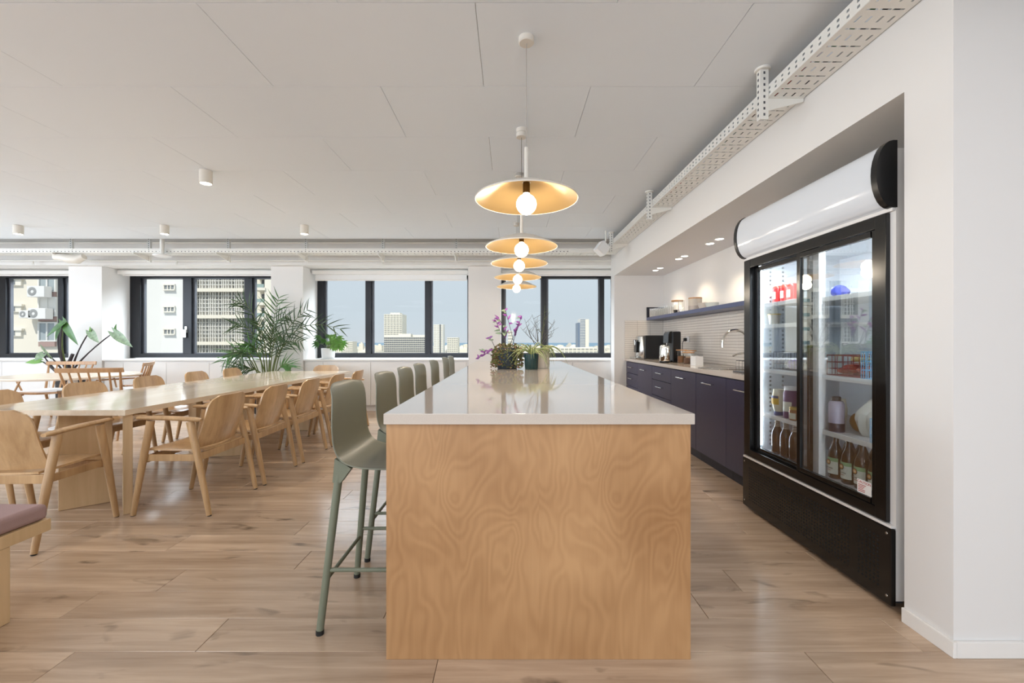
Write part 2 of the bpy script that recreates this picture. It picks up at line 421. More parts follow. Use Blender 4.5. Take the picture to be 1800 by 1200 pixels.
# window wall: parapet and head beam
structure(B().box(-10.3, 1.92, 7.92, 8.2, 0, .89).box(-10.3, 1.92, 7.2, 8.2, 2.49, 3.05).box(-10.3, 1.92, 7.84, 8.2, 2.417, 2.49).build('wall_back', WHITE))
for x0, x1 in ((-7.583, -7.007), (-4.109, -3.553), (-.722, -.166)):
    structure(B().box(x0, x1, YP, 8.2, 0, 2.49, .006).build('pillar', PILLAR))
bx = B().box(XW-.014, XW, 1.613, 1.83, 0, .062, .003).build('baseboard_right', WHITE); structure(bx)
bx = B().box(XW, 4.2, 1.613, 1.627, 0, .062, .003).build('baseboard_front', WHITE); structure(bx)

# ------------------------------------------------------------------ windows
def window(n, x0, x1, mull, lj=.1, rj=.06, handle=None):
    z0, z1 = .90, 2.416
    wd = sroot('window_%d' % n, ((x0+x1)/2, YW, z0))
    f = B().box(x0, x1, YW, YW+.12, z0, z0+.075).box(x0, x1, YW, YW+.12, z1-.045, z1)
    f.box(x0, x0+lj, YW, YW+.12, z0+.075, z1-.045).box(x1-rj, x1, YW, YW+.12, z0+.075, z1-.045)
    f.build('window_frame', BLACKM, wd)
    xs = [x0+lj]
    for a, b_ in mull:
        B().box(a, b_, YW+.002, YW+.12, z0+.075, z1-.045, .004).build('mullion', BLACKM, wd)
        xs += [a, b_]
    xs.append(x1-rj)
    for a, b_ in zip(xs[::2], xs[1::2]):
        if b_-a < .04: continue
        sb = B(); t_ = .035 if b_-a > .3 else .012
        sb.box(a, a+t_, YW+.05, YW+.1, z0+.075, z1-.045).box(b_-t_*.4, b_, YW+.05, YW+.1, z0+.075, z1-.045).box(a+t_, b_-t_*.4, YW+.05, YW+.1, z0+.075, z0+.09).box(a+t_, b_-t_*.4, YW+.05, YW+.1, z1-.058, z1-.045)
        sa = sb.build('sash', GREYM, wd)
        B().box(a+t_, b_-t_*.4, YW+.072, YW+.078, z0+.09, z1-.058).build('pane', WGLASS, sa)
    if handle:
        hx, hz = handle
        B().box(hx-.02, hx+.02, YW-.012, YW+.004, hz-.06, hz+.06, .004).box(hx-.07, hx+.015, YW-.03, YW-.014, hz-.15, hz+.0, .005).build('window_handle', STEEL, wd)
    return wd
window(1, -10.3, -7.583, [(-9.42, -9.30), (-8.34, -8.25)], .1, .09)
window(2, -7.007, -4.109, [(-6.036, -5.88), (-4.905, -4.76)], .19, .06, (-5.97, 1.42))
window(3, -3.553, -.722, [(-2.672, -2.565), (-1.572, -1.475)], .11, .06)
window(4, -.166, 1.92, [(.576, .67), (1.645, 1.73)], .05, .05)
# roller blinds: white cassette under the head, short piece of fabric
for i, (x0, x1, zb, lb) in enumerate(((-10.2, -7.59, 2.385, 'white roller blind cassette above the leftmost window'), (-7.0, -4.115, 2.385, 'white roller blind cassette above the window facing the gridded tower'),
                              (-3.545, -.73, 2.30, 'white roller blind partly lowered over the middle window by the small potted plant'), (-.16, 1.9, 2.385, 'white roller blind cassette above the window behind the pendant lamps'))):
    r = thing('roller_blind', lb, 'blind', ((x0+x1)/2, 7.62, 2.385), 'roller blinds of the window wall')
    B().box(x0+.02, x1-.02, 7.57, 7.66, 2.395, 2.462, .012).build('cassette', WHITE, r)
    B().box(x0+.05, x1-.05, 7.655, 7.658, zb, 2.40).build('blind_fabric', POTW, r)
    B().tube([(x0+.05, 7.657, zb), (x1-.05, 7.657, zb)], .012, 8).build('bottom_bar', WHITE, r)
# sills and low storage under the windows
for i, (x0, x1, se) in enumerate(((-10.3, -7.583, (-10.2, -9.6, -8.75, -7.93, -7.6)), (-7.007, -4.109, (-6.98, -6.66, -5.92, -5.18, -4.44, -4.13)), (-3.553, -.722, (-3.53, -3.22, -2.4, -1.58, -.76)), (-.166, 1.92, (-.15, .46, 1.07, 1.66)))):
    pos = ('far left under the leftmost window', 'under the window facing the gridded tower', 'under the middle window', 'under the window behind the island')[i]
    tag(B().box(x0+.002, x1-.002, 7.325, 7.86, .866, .89, .002).build('window_sill', WHITE), 'white window sill board ' + pos, 'sill', 'sill boards')
    r = thing('storage_cabinet', 'low white storage cabinet ' + pos, 'cabinet', ((x0+x1)/2, 7.6, 0), 'low cabinets of the window wall')
    B().box(x0+.004, x1-.004, 7.36, 7.86, .10, .864).build('body', PILLAR, r)
    B().box(x0+.004, x1-.004, 7.40, 7.84, 0, .10).build('plinth', GREYM if False else PILLAR, r)
    for a, b_ in zip(se, se[1:]):
        if b_-a > .05: B().box(a+.003, b_-.003, 7.340, 7.358, .105, .845, .0015).build('door', PILLAR, r)

# ================================================================== KITCHEN ISLAND
isl = thing('kitchen_island', 'long kitchen island with birch plywood end panel and pale stone top', 'island', (.108, 3.72, 0))
B().box(-.468, .6805, 1.610, 1.650, .001, .8895).build('end_panel', BIRCH, isl)
B().box(-.468, .6805, 5.80, 5.84, .001, .8895).build('end_panel', BIRCH, isl)
B().box(-.10, .6805, 1.6502, 5.7998, .001, .8895).build('body', BIRCH, isl)
B().box(-.473, .689, 1.59, 5.85, .8905, .931, .0025).build('countertop', QUARTZ, isl)

# ================================================================== PENDANT LAMPS
def pendant():
    r = thing('pendant_lamp', '', 'lamp')
    # local origin: centre of the globe; rim 0.026 above
    B().lathe([(.262, .024), (.264, .022), (.263, .026), (.20, .056), (.13, .086), (.06, .108), (.014, .113), (.012, .117), (.06, .1115), (.13, .0895), (.20, .0595), (.2625, .0295), (.264, .024), (.262, .024)], 64).build('shade', LAMPW, r)
    B().lathe([(.2605, .0235), (.20, .0540), (.13, .0840), (.06, .106), (.022, .1105)], 64).build('shade_lining', GOLD, r, fix=False)
    B().lathe([(0, .112), (.0175, .112), (.0185, .06), (.016, .054), (0, .054)], 20).build('socket', BRASSD, r)
    prof = [(0, -.0525)] + [(.0525*math.sin(a), -.0525*math.cos(a)) for a in [PI*k/14 for k in range(1, 13)]] + [(.0185, .050), (.0165, .058), (0, .058)]
    B().lathe(prof, 28).build('globe_bulb', BULB, r)
    B().tube([(0, 0, .113), (0, 0, .292)], .0112, 16).build('stem', LAMPW, r)
    return r
pl = pendant()
lampY = [2.2, 3.146, 3.98, 4.82, 5.65]; lampZ = [1.907, 1.874, 1.904, 1.899, 1.90]
ords = ['nearest the camera', 'second from the front', 'middle of the row', 'fourth from the front', 'farthest, beside the window']
for i, (y, z) in enumerate(zip(lampY, lampZ)):
    r = pl if i == 0 else dup(pl)
    r.location = (.083, y, z)
    r['label'] = 'white and gold saucer pendant lamp over the island, ' + ords[i]; r['group'] = 'pendant lamps over the island'
    top = CZ - z
    B().tube([(.083, y, z+.29), (.083, y, CZ-.02)], .0022, 6).build('cord', CORD, r)
    B().lathe([(0, CZ-.03), (.036, CZ-.03), (.04, CZ-.026), (.04, CZ), (0, CZ)], 24, (.083, y, 0)).build('canopy', LAMPW, r)
    lamp('pendant_glow', 'POINT', (.083, y, z-.062), (0, 0, 0), 13, (1, .86, .68), shadow_soft_size=.05)

# ceiling spots
sp0 = thing('ceiling_spot', '', 'lamp')
B().lathe([(0, 0), (.046, 0), (.052, -.002), (.052, -.118), (.046, -.12), (.046, -.112), (0, -.112)][::-1], 28).build('housing', LAMPW, sp0)
B().lathe([(0, -.1135), (.0455, -.1135)], 28).build('diffuser', SPOTE, sp0, fix=False)
for i, (x, y, lb) in enumerate(((-2.79, 3.91, 'white cylinder ceiling spot, nearest and largest, above the long table'), (-6.63, 5.75, 'white cylinder ceiling spot, leftmost of the far row'), (-4.66, 5.75, 'white cylinder ceiling spot, second from left in the far row'), (-2.775, 5.75, 'white cylinder ceiling spot, rightmost of the far row'),
                         )):
    r = sp0 if i == 0 else dup(sp0)
    r.location = (x, y, CZ); r['label'] = lb; r['group'] = 'cylinder ceiling spots'
    lamp('spot_beam', 'SPOT', (x, y, CZ-.13), (0, 0, 0), 75, (1, .88, .72), spot_size=math.radians(105), spot_blend=.8, shadow_soft_size=.05)

# ================================================================== CABLE TRAYS
def cuts(a, b, holes):
    c = [a]
    for h0, h1 in holes: c += [h0, h1]
    return c + [b]
def perforated(bld, fn, W, Lg, unit=.113, bottom=True):
    """sheet with real slots; fn(u,v)->point. u across, v along"""
    n = int(Lg/unit)
    if bottom:
        us = sorted(set([0, W] + [W*(.5+.235*k)-.005 for k in (-1.5, -.5, .5, 1.5)] + [W*(.5+.235*k)+.005 for k in (-1.5, -.5, .5, 1.5)] + [W*(.5+.27*k)-.024 for k in (-1, 0, 1)] + [W*(.5+.27*k)+.024 for k in (-1, 0, 1)]))
    else:
        us = [0, W*.2, W*.38, W*.58, W*.76, W]
    cache = {}
    def V(u, v):
        key = (round(u, 5), round(v, 5))
        if key not in cache: cache[key] = bld.bm.verts.new(fn(u, v))
        return cache[key]
    for i in range(n):
        v0 = i*unit
        if bottom: vs_ = [0, .009, .042, .078, unit]
        else: vs_ = [0, .008, .024, .0645, .0805, unit]
        for a, b_ in zip(us, us[1:]):
            mu = (a+b_)/2
            for c0, c1 in zip(vs_, vs_[1:]):
                mv = (c0+c1)/2
                if bottom:
                    if mv < .009 and any(abs(mu-W*(.5+.27*k)) < .024 for k in (-1, 0, 1)): continue
                    if .042 < mv < .078 and any(abs(mu-W*(.5+.235*k)) < .005 for k in (-1.5, -.5, .5, 1.5)): continue
                else:
                    if (W*.2 < mu < W*.38 or W*.58 < mu < W*.76) and (.008 < mv < .024 or .0645 < mv < .0805): continue
                bld.bm.faces.new((V(a, v0+c0), V(b_, v0+c0), V(b_, v0+c1), V(a, v0+c1)))
    return n*unit
TZ, TT = 2.60, 2.668
cabk = pbr('cable_dark', srgb(54, 54, 58), .6)
def tray(name, label, along, a0, a1, c0, c1, TZ=TZ, TT=TT):
    ln = a1-a0
    g = (lambda c, a, z: (c, a, z)) if along == 'y' else (lambda c, a, z: (a, c, z))
    r = thing(name, label, 'cable tray', g((c0+c1)/2, (a0+a1)/2, TZ))
    b = B(); perforated(b, lambda u, v: g(c0+u, a0+v, TZ), c1-c0, ln, .113, True); o = b.build('tray_floor', TRAYM, r)
    m = o.modifiers.new('thickness', 'SOLIDIFY'); m.thickness = .0015
    for c in (c0, c1):
        b = B(); perforated(b, lambda u, v: g(c, a0+v, TZ+u), TT-TZ, ln, .113, False); o = b.build('tray_side', TRAYM, r)
        m = o.modifiers.new('thickness', 'SOLIDIFY'); m.thickness = .0015
    return r
tray('cable_tray', 'white perforated cable tray running along the kitchen bulkhead', 'y', .55, 6.95, 1.478, 1.684)
tray('cable_tray', 'white perforated cable tray running along the window wall', 'x', -10.2, 1.44, 6.62, 6.84, 2.578, 2.642)
for k, y in enumerate((6.641, 6.676, 6.73)):
    tag(B().tube([(-10.1+.5*j, y+.004*math.sin(j*1.7+k), 2.578+.018+(.004 if k == 1 else 0)) for j in range(24) if -10.1+.5*j < 1.4], .013, 8).build('cable', cabk), ('front', 'second', 'third')[k]+' dark cable lying in the tray along the window wall', 'cable', 'cables in the window-side tray')
cabm = [pbr('cable_red', srgb(150, 50, 44), .5), pbr('cable_green', srgb(50, 110, 70), .5), pbr('cable_black', srgb(30, 30, 30), .5), pbr('cable_grey', srgb(90, 90, 94), .5)]
cl = ['red', 'green', 'black', 'grey']
for k, x in enumerate((1.505, 1.54, 1.585, 1.635)):
    pts = [(x+.01*math.sin(j*1.3+k), .6+.3*j, TZ+.011) for j in range(22) if .6+.3*j < 6.6]
    tag(B().tube(pts, .0085, 8).build('cable', cabm[k]), '%s cable lying in the cable tray along the bulkhead' % cl[k], 'cable', 'cables in the kitchen-side tray')
def hanger(loc, label, arm, top):
    """slotted post with flange and cantilever arm; arm: direction vector of the arm"""
    x, y, zb = loc
    r = thing('tray_hanger', label, 'hanger', (x, y, zb), 'hangers of the cable trays')
    b = B().box(x-.024, x+.024, y-.003, y+.0, zb, top).box(x-.024, x-.021, y, y+.032, zb, top).box(x+.021, x+.024, y, y+.032, zb, top)
    b.build('post', TRAYM, r)
    b = B()
    z = zb+.02
    while z < top-.02:
        b.box(x-.005, x+.005, y-.0045, y-.003, z, z+.014); b.box(x-.0255, x-.024, y+.01, y+.02, z, z+.014); z += .034
    b.build('slot', HOLE if False else GREYM, r, kind='stuff')
    b = B().lathe([(0, top-.012), (.038, top-.012), (.042, top-.008), (.042, top), (0, top)], 20, (x, y+.012, 0)); b.build('flange', TRAYM, r)
    if arm == 'x':
        B().prism([(x+.024, TZ-.002), (x+.235, TZ-.002), (x+.235, TZ-.022), (x+.024, TZ-.075)], lambda u, v, d: (u, y+.012+d, v), 0, .012).box(x+.024, x+.235, y, y+.032, TZ-.0035, TZ-.0015).build('arm', TRAYM, r)
    else:
        zt = 2.577
        B().prism([(y-.006, zt-.003), (y-.285, zt-.003), (y-.285, zt-.02), (y-.006, zt-.085)], lambda u, v, d: (x-.006+d, u, v), 0, .012).box(x-.03, x+.03, y-.285, y-.006, zt-.005, zt-.0022).build('arm', TRAYM, r)
    return r
for y, lb in ((.9, 'in front of the frame'), (2.44, 'nearest the camera'), (4.44, 'in the middle of the bulkhead'), (6.11, 'near the wall speaker')):
    hanger((1.451, y, 2.47), 'white slotted tray hanger post along the bulkhead, ' + lb, 'x', CZ)
for x, lb in ((-8.33, 'outermost left'), (-7.07, 'beside the duct elbow'), (-5.815, 'beside the white ceiling disc'), (-4.54, 'third in view from the left'), (-3.29, 'above the second white pillar'), (-2.05, 'second left of the pendants'), (-.87, 'first left of the pendants')):
    hanger((x, 6.862, 2.475), 'short white tray hanger on the window wall tray, ' + lb, 'y', 3.05)
# sprinkler pipe, heads
tag(B().tube([(-10.2, 7.12, 2.55), (1.9, 7.12, 2.55)], .013, 10).build('sprinkler_pipe', TRAYM), 'thin white sprinkler pipe along the beam over the windows', 'pipe')
sh = thing('fire_sprinkler', '', 'sprinkler')
B().lathe([(0, 0), (.012, 0), (.014, -.02), (.008, -.03), (.008, -.045), (0, -.045)][::-1], 12).lathe([(0, -.07), (.022, -.07), (.022, -.067), (0, -.066)], 12).build('nozzle', TRAYM, sh)
B().box(-.018, -.014, -.003, .003, -.068, -.02).box(.014, .018, -.003, .003, -.068, -.02).build('yoke', TRAYM, sh)
for i, (px, lb) in enumerate(((58, 'left of the first pillar'), (311, 'over the gridded tower window'), (673, 'at the second hanger left of the pendants'), (727, 'over the hotel tower'), (1017, 'right of the pendants'))):
    r = sh if i == 0 else dup(sh)
    r.location = ((px-897)*7.12/750, 7.12, 2.538); r['label'] = 'small white sprinkler head under the pipe, ' + lb; r['group'] = 'sprinkler heads'
# upper conduit behind the tray
tag(B().tube([(-10.2, 7.15, 2.86), (1.6, 7.15, 2.86)], .02, 10).build('conduit', TRAYM), 'white conduit high on the beam behind the tray', 'pipe')
# duct elbow and disc
dp = P(100, 444, 6.9); pts = []
b = B().tube([P(97, 451, 6.66), P(110, 452, 6.66), P(122, 455, 6.66), P(136, 456, 6.66), P(148, 451, 6.66)], [.05, .058, .07, .07, .045], 16)
tag(b.build('duct_elbow', LAMPW), 'white curved duct elbow hanging under the tray at far left', 'duct')
r = thing('access_point', 'flat white disc fixed under the tray at left', 'access point', P(285, 449, 6.56))
c = P(285, 449, 6.56)
B().lathe([(0, -.028), (.07, -.026), (.115, -.012), (.12, 0), (.115, .012), (0, .014)], 28, c).build('disc', POTW, r)
B().lathe([(0, .014), (.03, .014), (.03, 3.05-c.z), (0, 3.05-c.z)], 14, c).build('mount', TRAYM, r)
# speaker
c = P(1058, 437, 6.0)
r = thing('wall_speaker', 'small tilted white speaker under the ceiling at the kitchen corner', 'speaker', c)
B().cbox(c, (.15, .13, .16), .012, (0, math.radians(38), math.radians(20))).build('cabinet', POTW, r)
B().cbox(c+Vector((-.012, -.066, -.0)), (.118, .012, .128), .01, (0, math.radians(38), math.radians(20))).build('grille', PILLAR, r)
B().tube([c+Vector((.03, .03, .05)), c+Vector((.06, .03, .12)), (c.x+.06, c.y+.03, CZ)], .012, 8).build('bracket', TRAYM, r)

# ================================================================== FRIDGE
FY0, FY1 = 1.897, 3.10
fr = thing('display_fridge', 'tall white drinks fridge with black sliding glass doors and lit canopy', 'fridge', (2.05, 2.5, 0))
b = B().box(1.715, 2.42, FY0, FY0+.03, .045, 2.06).box(1.715, 2.42, FY1-.03, FY1, .045, 2.06).box(1.715, 2.42, FY0+.03, FY1-.03, 1.80, 2.06).box(2.38, 2.42, FY0+.03, FY1-.03, .38, 1.80).box(1.73, 2.42, FY0+.03, FY1-.03, .06, .40)
b.build('body', FRW, fr)
B().box(2.365, 2.379, FY0+.031, FY1-.031, .40, 1.80).box(1.76, 2.365, FY0+.031, FY0+.036, .40, 1.80).box(1.76, 2.365, FY1-.036, FY1-.031, .40, 1.80).box(1.76, 2.365, FY0+.036, FY1-.036, .402, .425).box(1.76, 2.365, FY0+.036, FY1-.036, 1.785, 1.799).build('liner', FRI, fr)
for y in (FY0+.06, FY1-.1):
    B().box(1.76, 1.80, y, y+.04, 0, .045).build('foot', GREYM, fr)
    B().box(2.3, 2.34, y, y+.04, 0, .045).build('foot', GREYM, fr)
B().box(1.69, 1.713, FY0-.004, FY1+.004, .022, .365, .006).build('kick_grille', BLACKG, fr)
b = B()
for iy in range(50):
    for iz in range(13):
        if iy in (6, 7) and iz < 20: continue
        y = FY0+.065+iy*.0215; z = .085+iz*.0185
        b.prism([(y+.0058*math.cos(PI/3*k), z+.0058*math.sin(PI/3*k)) for k in range(6)], lambda u, v, d: (d, u, v), 1.6893, 1.6905)
b.build('grille_hole', HOLE, fr, kind='stuff')
for y, z in ((FY0+.02, .34), (FY0+.02, .06), (FY1-.02, .34), (FY1-.02, .06)):
    B().lathe([(0, .002), (.005, .0015), (.006, 0)], 10, (1.69, y, z), Matrix.Rotation(-PI/2, 4, 'Y')).build('screw', STEEL, fr)
B().box(1.692, 1.715, FY0, FY1, .367, .379, .002).build('trim_strip', FRW, fr)
# fixed black frame
b = B().box(1.695, 1.76, 1.926, 1.985, .385, 1.78, .003).box(1.695, 1.76, 3.02, 3.095, .385, 1.78, .003).box(1.696, 1.76, 1.985, 3.02, 1.722, 1.78, .003).box(1.696, 1.76, 1.985, 3.02, .385, .435, .003)
b.build('door_frame', BLACKG, fr)
def sdoor(x, y0, y1, nm, lb):
    d = B().box(x, x+.024, y0, y0+.02, .437, 1.72, .003).box(x, x+.024, y1-.03, y1, .437, 1.72, .003).box(x, x+.024, y0+.028, y1-.03, 1.69, 1.72, .003).box(x, x+.024, y0+.028, y1-.03, .437, .462, .003).build(nm, BLACKG, fr, lb)
    B().box(x+.009, x+.014, y0+.02, y1-.03, .462, 1.69).build('pane', FGLASS, d)
    return d
sdoor(1.700, 1.987, 2.535, 'sliding_door', 'nearer sliding glass door in front')
sdoor(1.730, 2.47, 3.018, 'sliding_door', 'farther sliding glass door behind')
# lit canopy: D-shaped box
zc, hh = 1.945, .145
prof = [(1.715, zc-hh)] + [(1.70-.07*math.cos(a), zc+hh*math.sin(a)) for a in [(-.5+k/14)*PI for k in range(15)]] + [(1.715, zc+hh)]
CANOPY = pbr('lit_canopy', srgb(196, 200, 206), .12, emit=(.93, .96, 1, 1), es=.16, coat=.4)
B().prism(prof, lambda u, v, d: (u, d, v), FY0+.028, FY1-.028).build('canopy', CANOPY, fr)
prof2 = [(1.718, zc-hh-.004)] + [(1.70-.076*math.cos(a), zc+(hh+.004)*math.sin(a)) for a in [(-.5+k/14)*PI for k in range(15)]] + [(1.718, zc+hh+.004)]
B().prism(prof2, lambda u, v, d: (u, d, v), FY0-.004, FY0+.027).build('end_cap', BLACKP, fr)
B().prism(prof2, lambda u, v, d: (u, d, v), FY1-.027, FY1+.004).build('end_cap', BLACKP, fr)
B().box(1.70, 1.714, FY0+.002, FY1-.002, 1.782, 1.800, .002).build('trim_strip', FRW, fr)
# interior: posts, LED strips, shelves
B().box(1.775, 1.815, 2.455, 2.535, .426, 1.784, .003).build('centre_post', FRW, fr)
for y0, y1 in ((FY1-.046, FY1-.037), (FY0+.037, FY0+.042)):
    b = B()
    z = .46
    while z < 1.76: b.box(1.782, 1.796, y0, y1, z, z+.016); z += .0235
    b.build('led_strip', LEDW, fr, kind='stuff')
for y in (FY1-.037, FY0+.037):      # slotted shelf rails with shine
    b = B()
    for xx in (1.86, 1.95, 2.2): 
        z = .46
        while z < 1.76: b.box(xx, xx+.012, y-.002, y+.002, z, z+.014); z += .03
    b.build('shelf_rail', STEEL, fr, kind='stuff')
def fshelf(y0, y1, z):
    o = B().box(1.80, 2.36, y0, y1, z-.012, z-.006).box(1.795, 1.803, y0, y1, z-.022, z+.004, .002).build('shelf', FRW, fr)
    b = B(); y = y0+.01
    while y < y1-.01: b.box(1.803, 2.36, y, y+.005, z-.006, z); y += .022
    b.build('shelf_wire', FRW, o, kind='stuff')
for z in (.69, 1.005, 1.315, 1.465): fshelf(2.545, 3.055, z)
for z in (.69, 1.005, 1.45): fshelf(1.94, 2.52, z)
lamp('fridge_light', 'AREA', (1.80, 2.78, 1.72), (0, math.radians(-20), 0), 6, (.9, .95, 1), shape='RECTANGLE', size=.04, size_y=.4)
lamp('fridge_light', 'AREA', (1.80, 2.2, 1.72), (0, math.radians(-20), 0), 6, (.9, .95, 1), shape='RECTANGLE', size=.04, size_y=.4)
# caution sticker on the near pane
st = B().box(1.7075, 1.7085, 2.018, 2.10, .4635, .528).build('sticker', POTW, fr, 'white caution sticker with red print')
RED = pbr('red_print', srgb(176, 62, 50), .6)
RM = Matrix(((0, 0, -1, 0), (-1, 0, 0, 0), (0, 1, 0, 0), (0, 0, 0, 1)))      # text x -> -Y, text y -> +Z, faces -X
text_part('CAUTION', .0175, Matrix.Translation((1.7071, 2.059, .517)) @ RM, RED, st)
b = B()
for k in range(5): b.box(1.7068, 1.7075, 2.094-random.uniform(.03, .055), 2.094, .502-k*.0078, .505-k*.0078)
b.build('print_line', RED, st, kind='stuff')

# ---- fridge contents
AMBER = pbr('amber_glass', srgb(52, 28, 14), .1, coat=.3); CREAMP = pbr('cream_plastic', srgb(232, 224, 200), .35); BLUEL = pbr('blue_label', srgb(52, 74, 130), .5)
YEL = pbr('yellow_label', srgb(220, 178, 60), .5); LABW = pbr('white_label', srgb(226, 228, 214), .5); LGRN = pbr('green_label', srgb(140, 180, 130), .5); CAPG = pbr('gold_cap', srgb(190, 160, 90), .35, metal=.6)
FOIL = pbr('striped_foil', srgb(190, 176, 160), .4); DARKB = pbr('dark_label', srgb(60, 44, 52), .5)
def arc_label(b, c, r, a0, a1, z0, z1, n=8):
    pts0 = []; 
    G = [[(c[0]+r*math.cos(a0+(a1-a0)*k/n), c[1]+r*math.sin(a0+(a1-a0)*k/n), z) for z in (z0, z1)] for k in range(n+1)]
    b.shell(G, .0006)
def bottle(kind, label, loc, group):
    r = thing('beer_bottle', label, 'bottle', loc, group)
    x, y, z = loc
    B().lathe([(0, z+.003), (.03, z), (.036, z+.006), (.0365, z+.13), (.034, z+.15), (.022, z+.18), (.0145, z+.20), (.0135, z+.228), (.0155, z+.23), (.0155, z+.238), (0, z+.239)], 24, (x, y, 0)).build('body', AMBER, r)
    if kind == 'green':
        B().lathe([(0, z+.2445), (.0135, z+.2445), (.0155, z+.242), (.0165, z+.2385), (0, z+.2385)], 16, (x, y, 0)).build('cap', CAPG, r)
        b = B(); arc_label(b, (x, y), .0369, PI*.62, PI*1.38, z+.028, z+.118); o = b.build('label', LABW, r)
        b = B(); arc_label(b, (x, y), .0373, PI*.62, PI*1.38, z+.098, z+.118); b.build('green_band', LGRN, o)
        for rad, col, dx in ((.0165, DARKB, .0378), (.0115, pbr('badge_gold', srgb(214, 150, 70), .4), .0383), (.006, pbr('badge_face', srgb(230, 214, 190), .5), .0387)):
            B().lathe([(0, .0004), (rad, 0)], 18, (x-dx+.0002, y+.005, z+.092), Matrix.Rotation(-PI/2, 4, 'Y')).build('badge', col, o)
        text_part('PAULANER', .0115, Matrix.Translation((x-.0382, y, z+.060)) @ RM, DARKB, o)
        text_part('WEISSBIER', .006, Matrix.Translation((x-.0382, y, z+.048)) @ RM, RED, o)
    else:
        o = None
        for k in range(5):
            B().lathe([(.0150+.0016*(4-k)*.6, z+.190+k*.0105), (.0146+.0016*(4-k)*.5, z+.196+k*.0105)], 16, (x, y, 0)).build('foil_band', FOIL, r, fix=False)
        b = B(); b.prism([(y-.028, z+.03), (y+.03, z+.04), (y+.03, z+.075), (y+.012, z+.115)], lambda u, v, d: (x-math.sqrt(max(.0372**2-(u-y)**2, 0))-d, u, v), 0, .0008); b.build('label', YEL, r)
    return r
for i, (y, lb) in enumerate(((2.425, 'leftmost of the white-labelled front row'), (2.33, 'second of the white-labelled front row'), (2.24, 'third of the white-labelled front row'), (2.15, 'rightmost of the white-labelled front row'))):
    bottle('green', 'brown beer bottle with green and white label, ' + lb, (1.85, y, .4255), 'white-labelled beer bottles')
for i, (y, lb) in enumerate(((2.47, 'left'), (2.38, 'middle'), (2.29, 'right'))):
    bottle('green', 'brown beer bottle with white label in the second row, %s one' % lb, (1.96, y, .4255), 'white-labelled beer bottles')
for i, (y, lb) in enumerate(((2.955, 'leftmost'), (2.862, 'middle'), (2.768, 'rightmost'))):
    bottle('yellow', 'brown beer bottle with yellow label and striped neck, %s of three' % lb, (1.85, y, .4255), 'yellow-labelled beer bottles')
def squeeze(loc, label, body, capm, lab, cap_low=True):
    x, y, z = loc; r = thing('sauce_bottle', label, 'bottle', loc, 'sauce bottles')
    b = B()
    prof = [(0, 0), (.028, 0), (.03, .008), (.028, .025)] if cap_low else [(0, 0), (.036, 0), (.038, .008), (.038, .02)]
    G = [(.027, .026), (.034, .04), (.041, .08), (.042, .12), (.036, .16), (.034, .178), (0, .182)]
    S = Matrix.Diagonal((.75, 1, 1, 1))
    b.lathe([(0, z+.024)] + [(a, z+c_) for a, c_ in G], 24, (x, y, 0)); b.build('body', body, r)
    B().lathe([(0, z)] + [(a, z+c_) for a, c_ in [(.027, 0), (.03, .006), (.028, .0255), (0, .0255)]], 20, (x, y, 0)).build('cap', capm, r)
    b = B(); arc_label(b, (x, y), .0428, PI*.68, PI*1.32, z+.075, z+.135); o = b.build('label', lab, r)
    b = B(); arc_label(b, (x, y), .0434, PI*.70, PI*1.30, z+.118, z+.134); b.build('label_band', BLUEL, o)
    return r
squeeze((1.86, 2.955, .6915), 'cream squeeze bottle with blue cap and yellow label, far left of the sauces', CREAMP, BLUEL, YEL)
squeeze((1.90, 2.47, .6915), 'cream squeeze bottle with blue label behind the pale drink bottle', CREAMP, BLUEL, LABW)
PURP = pbr('purple_label', srgb(92, 54, 104), .4)
r = thing('spread_jar', 'purple labelled jar with white lid beside the cream squeeze bottle', 'jar', (1.87, 2.845, .6915))
B().lathe([(0, .6915), (.04, .6915), (.043, .70), (.043, .86), (.036, .875), (0, .875)], 22, (1.87, 2.845, 0)).build('body', PURP, r)
B().lathe([(0, .9), (.036, .9), (.0375, .895), (.0375, .8755), (0, .8755)], 22, (1.87, 2.845, 0)).build('lid', POTW, r)
b = B(); arc_label(b, (1.87, 2.845), .0435, PI*.65, PI*1.35, .735, .80); b.build('label', LABW, r)
r = thing('mustard_jar', 'small mustard jar with gold lid in front of the purple jar', 'jar', (1.845, 2.765, .6915))
B().lathe([(0, .6915), (.03, .6915), (.033, .698), (.033, .75), (.028, .758), (0, .758)], 20, (1.845, 2.765, 0)).build('body', pbr('mustard', srgb(150, 90, 50), .3), r)
B().lathe([(0, .776), (.029, .776), (.031, .773), (.031, .7585), (0, .7585)], 20, (1.845, 2.765, 0)).build('lid', CAPG, r)
b = B(); arc_label(b, (1.845, 2.765), .0335, PI*.65, PI*1.35, .70, .738); b.build('label', LABW, r)
r = thing('drink_bottle', 'pale lilac drink bottle with dark base on the right shelf', 'bottle', (1.842, 2.41, .6915))
B().lathe([(0, .6915), (.036, .6915), (.038, .697), (.038, .85), (.03, .865), (0, .866)], 20, (1.842, 2.41, 0)).build('body', pbr('lilac_plastic', srgb(178, 168, 184), .2), r)
B().lathe([(.0385, .695), (.0388, .74), (.0385, .742)], 20, (1.842, 2.41, 0)).build('label', DARKB, r, fix=False)
B().lathe([(0, .89), (.02, .89), (.022, .886), (.022, .8665), (0, .8665)], 16, (1.842, 2.41, 0)).build('cap', BLACKP, r)
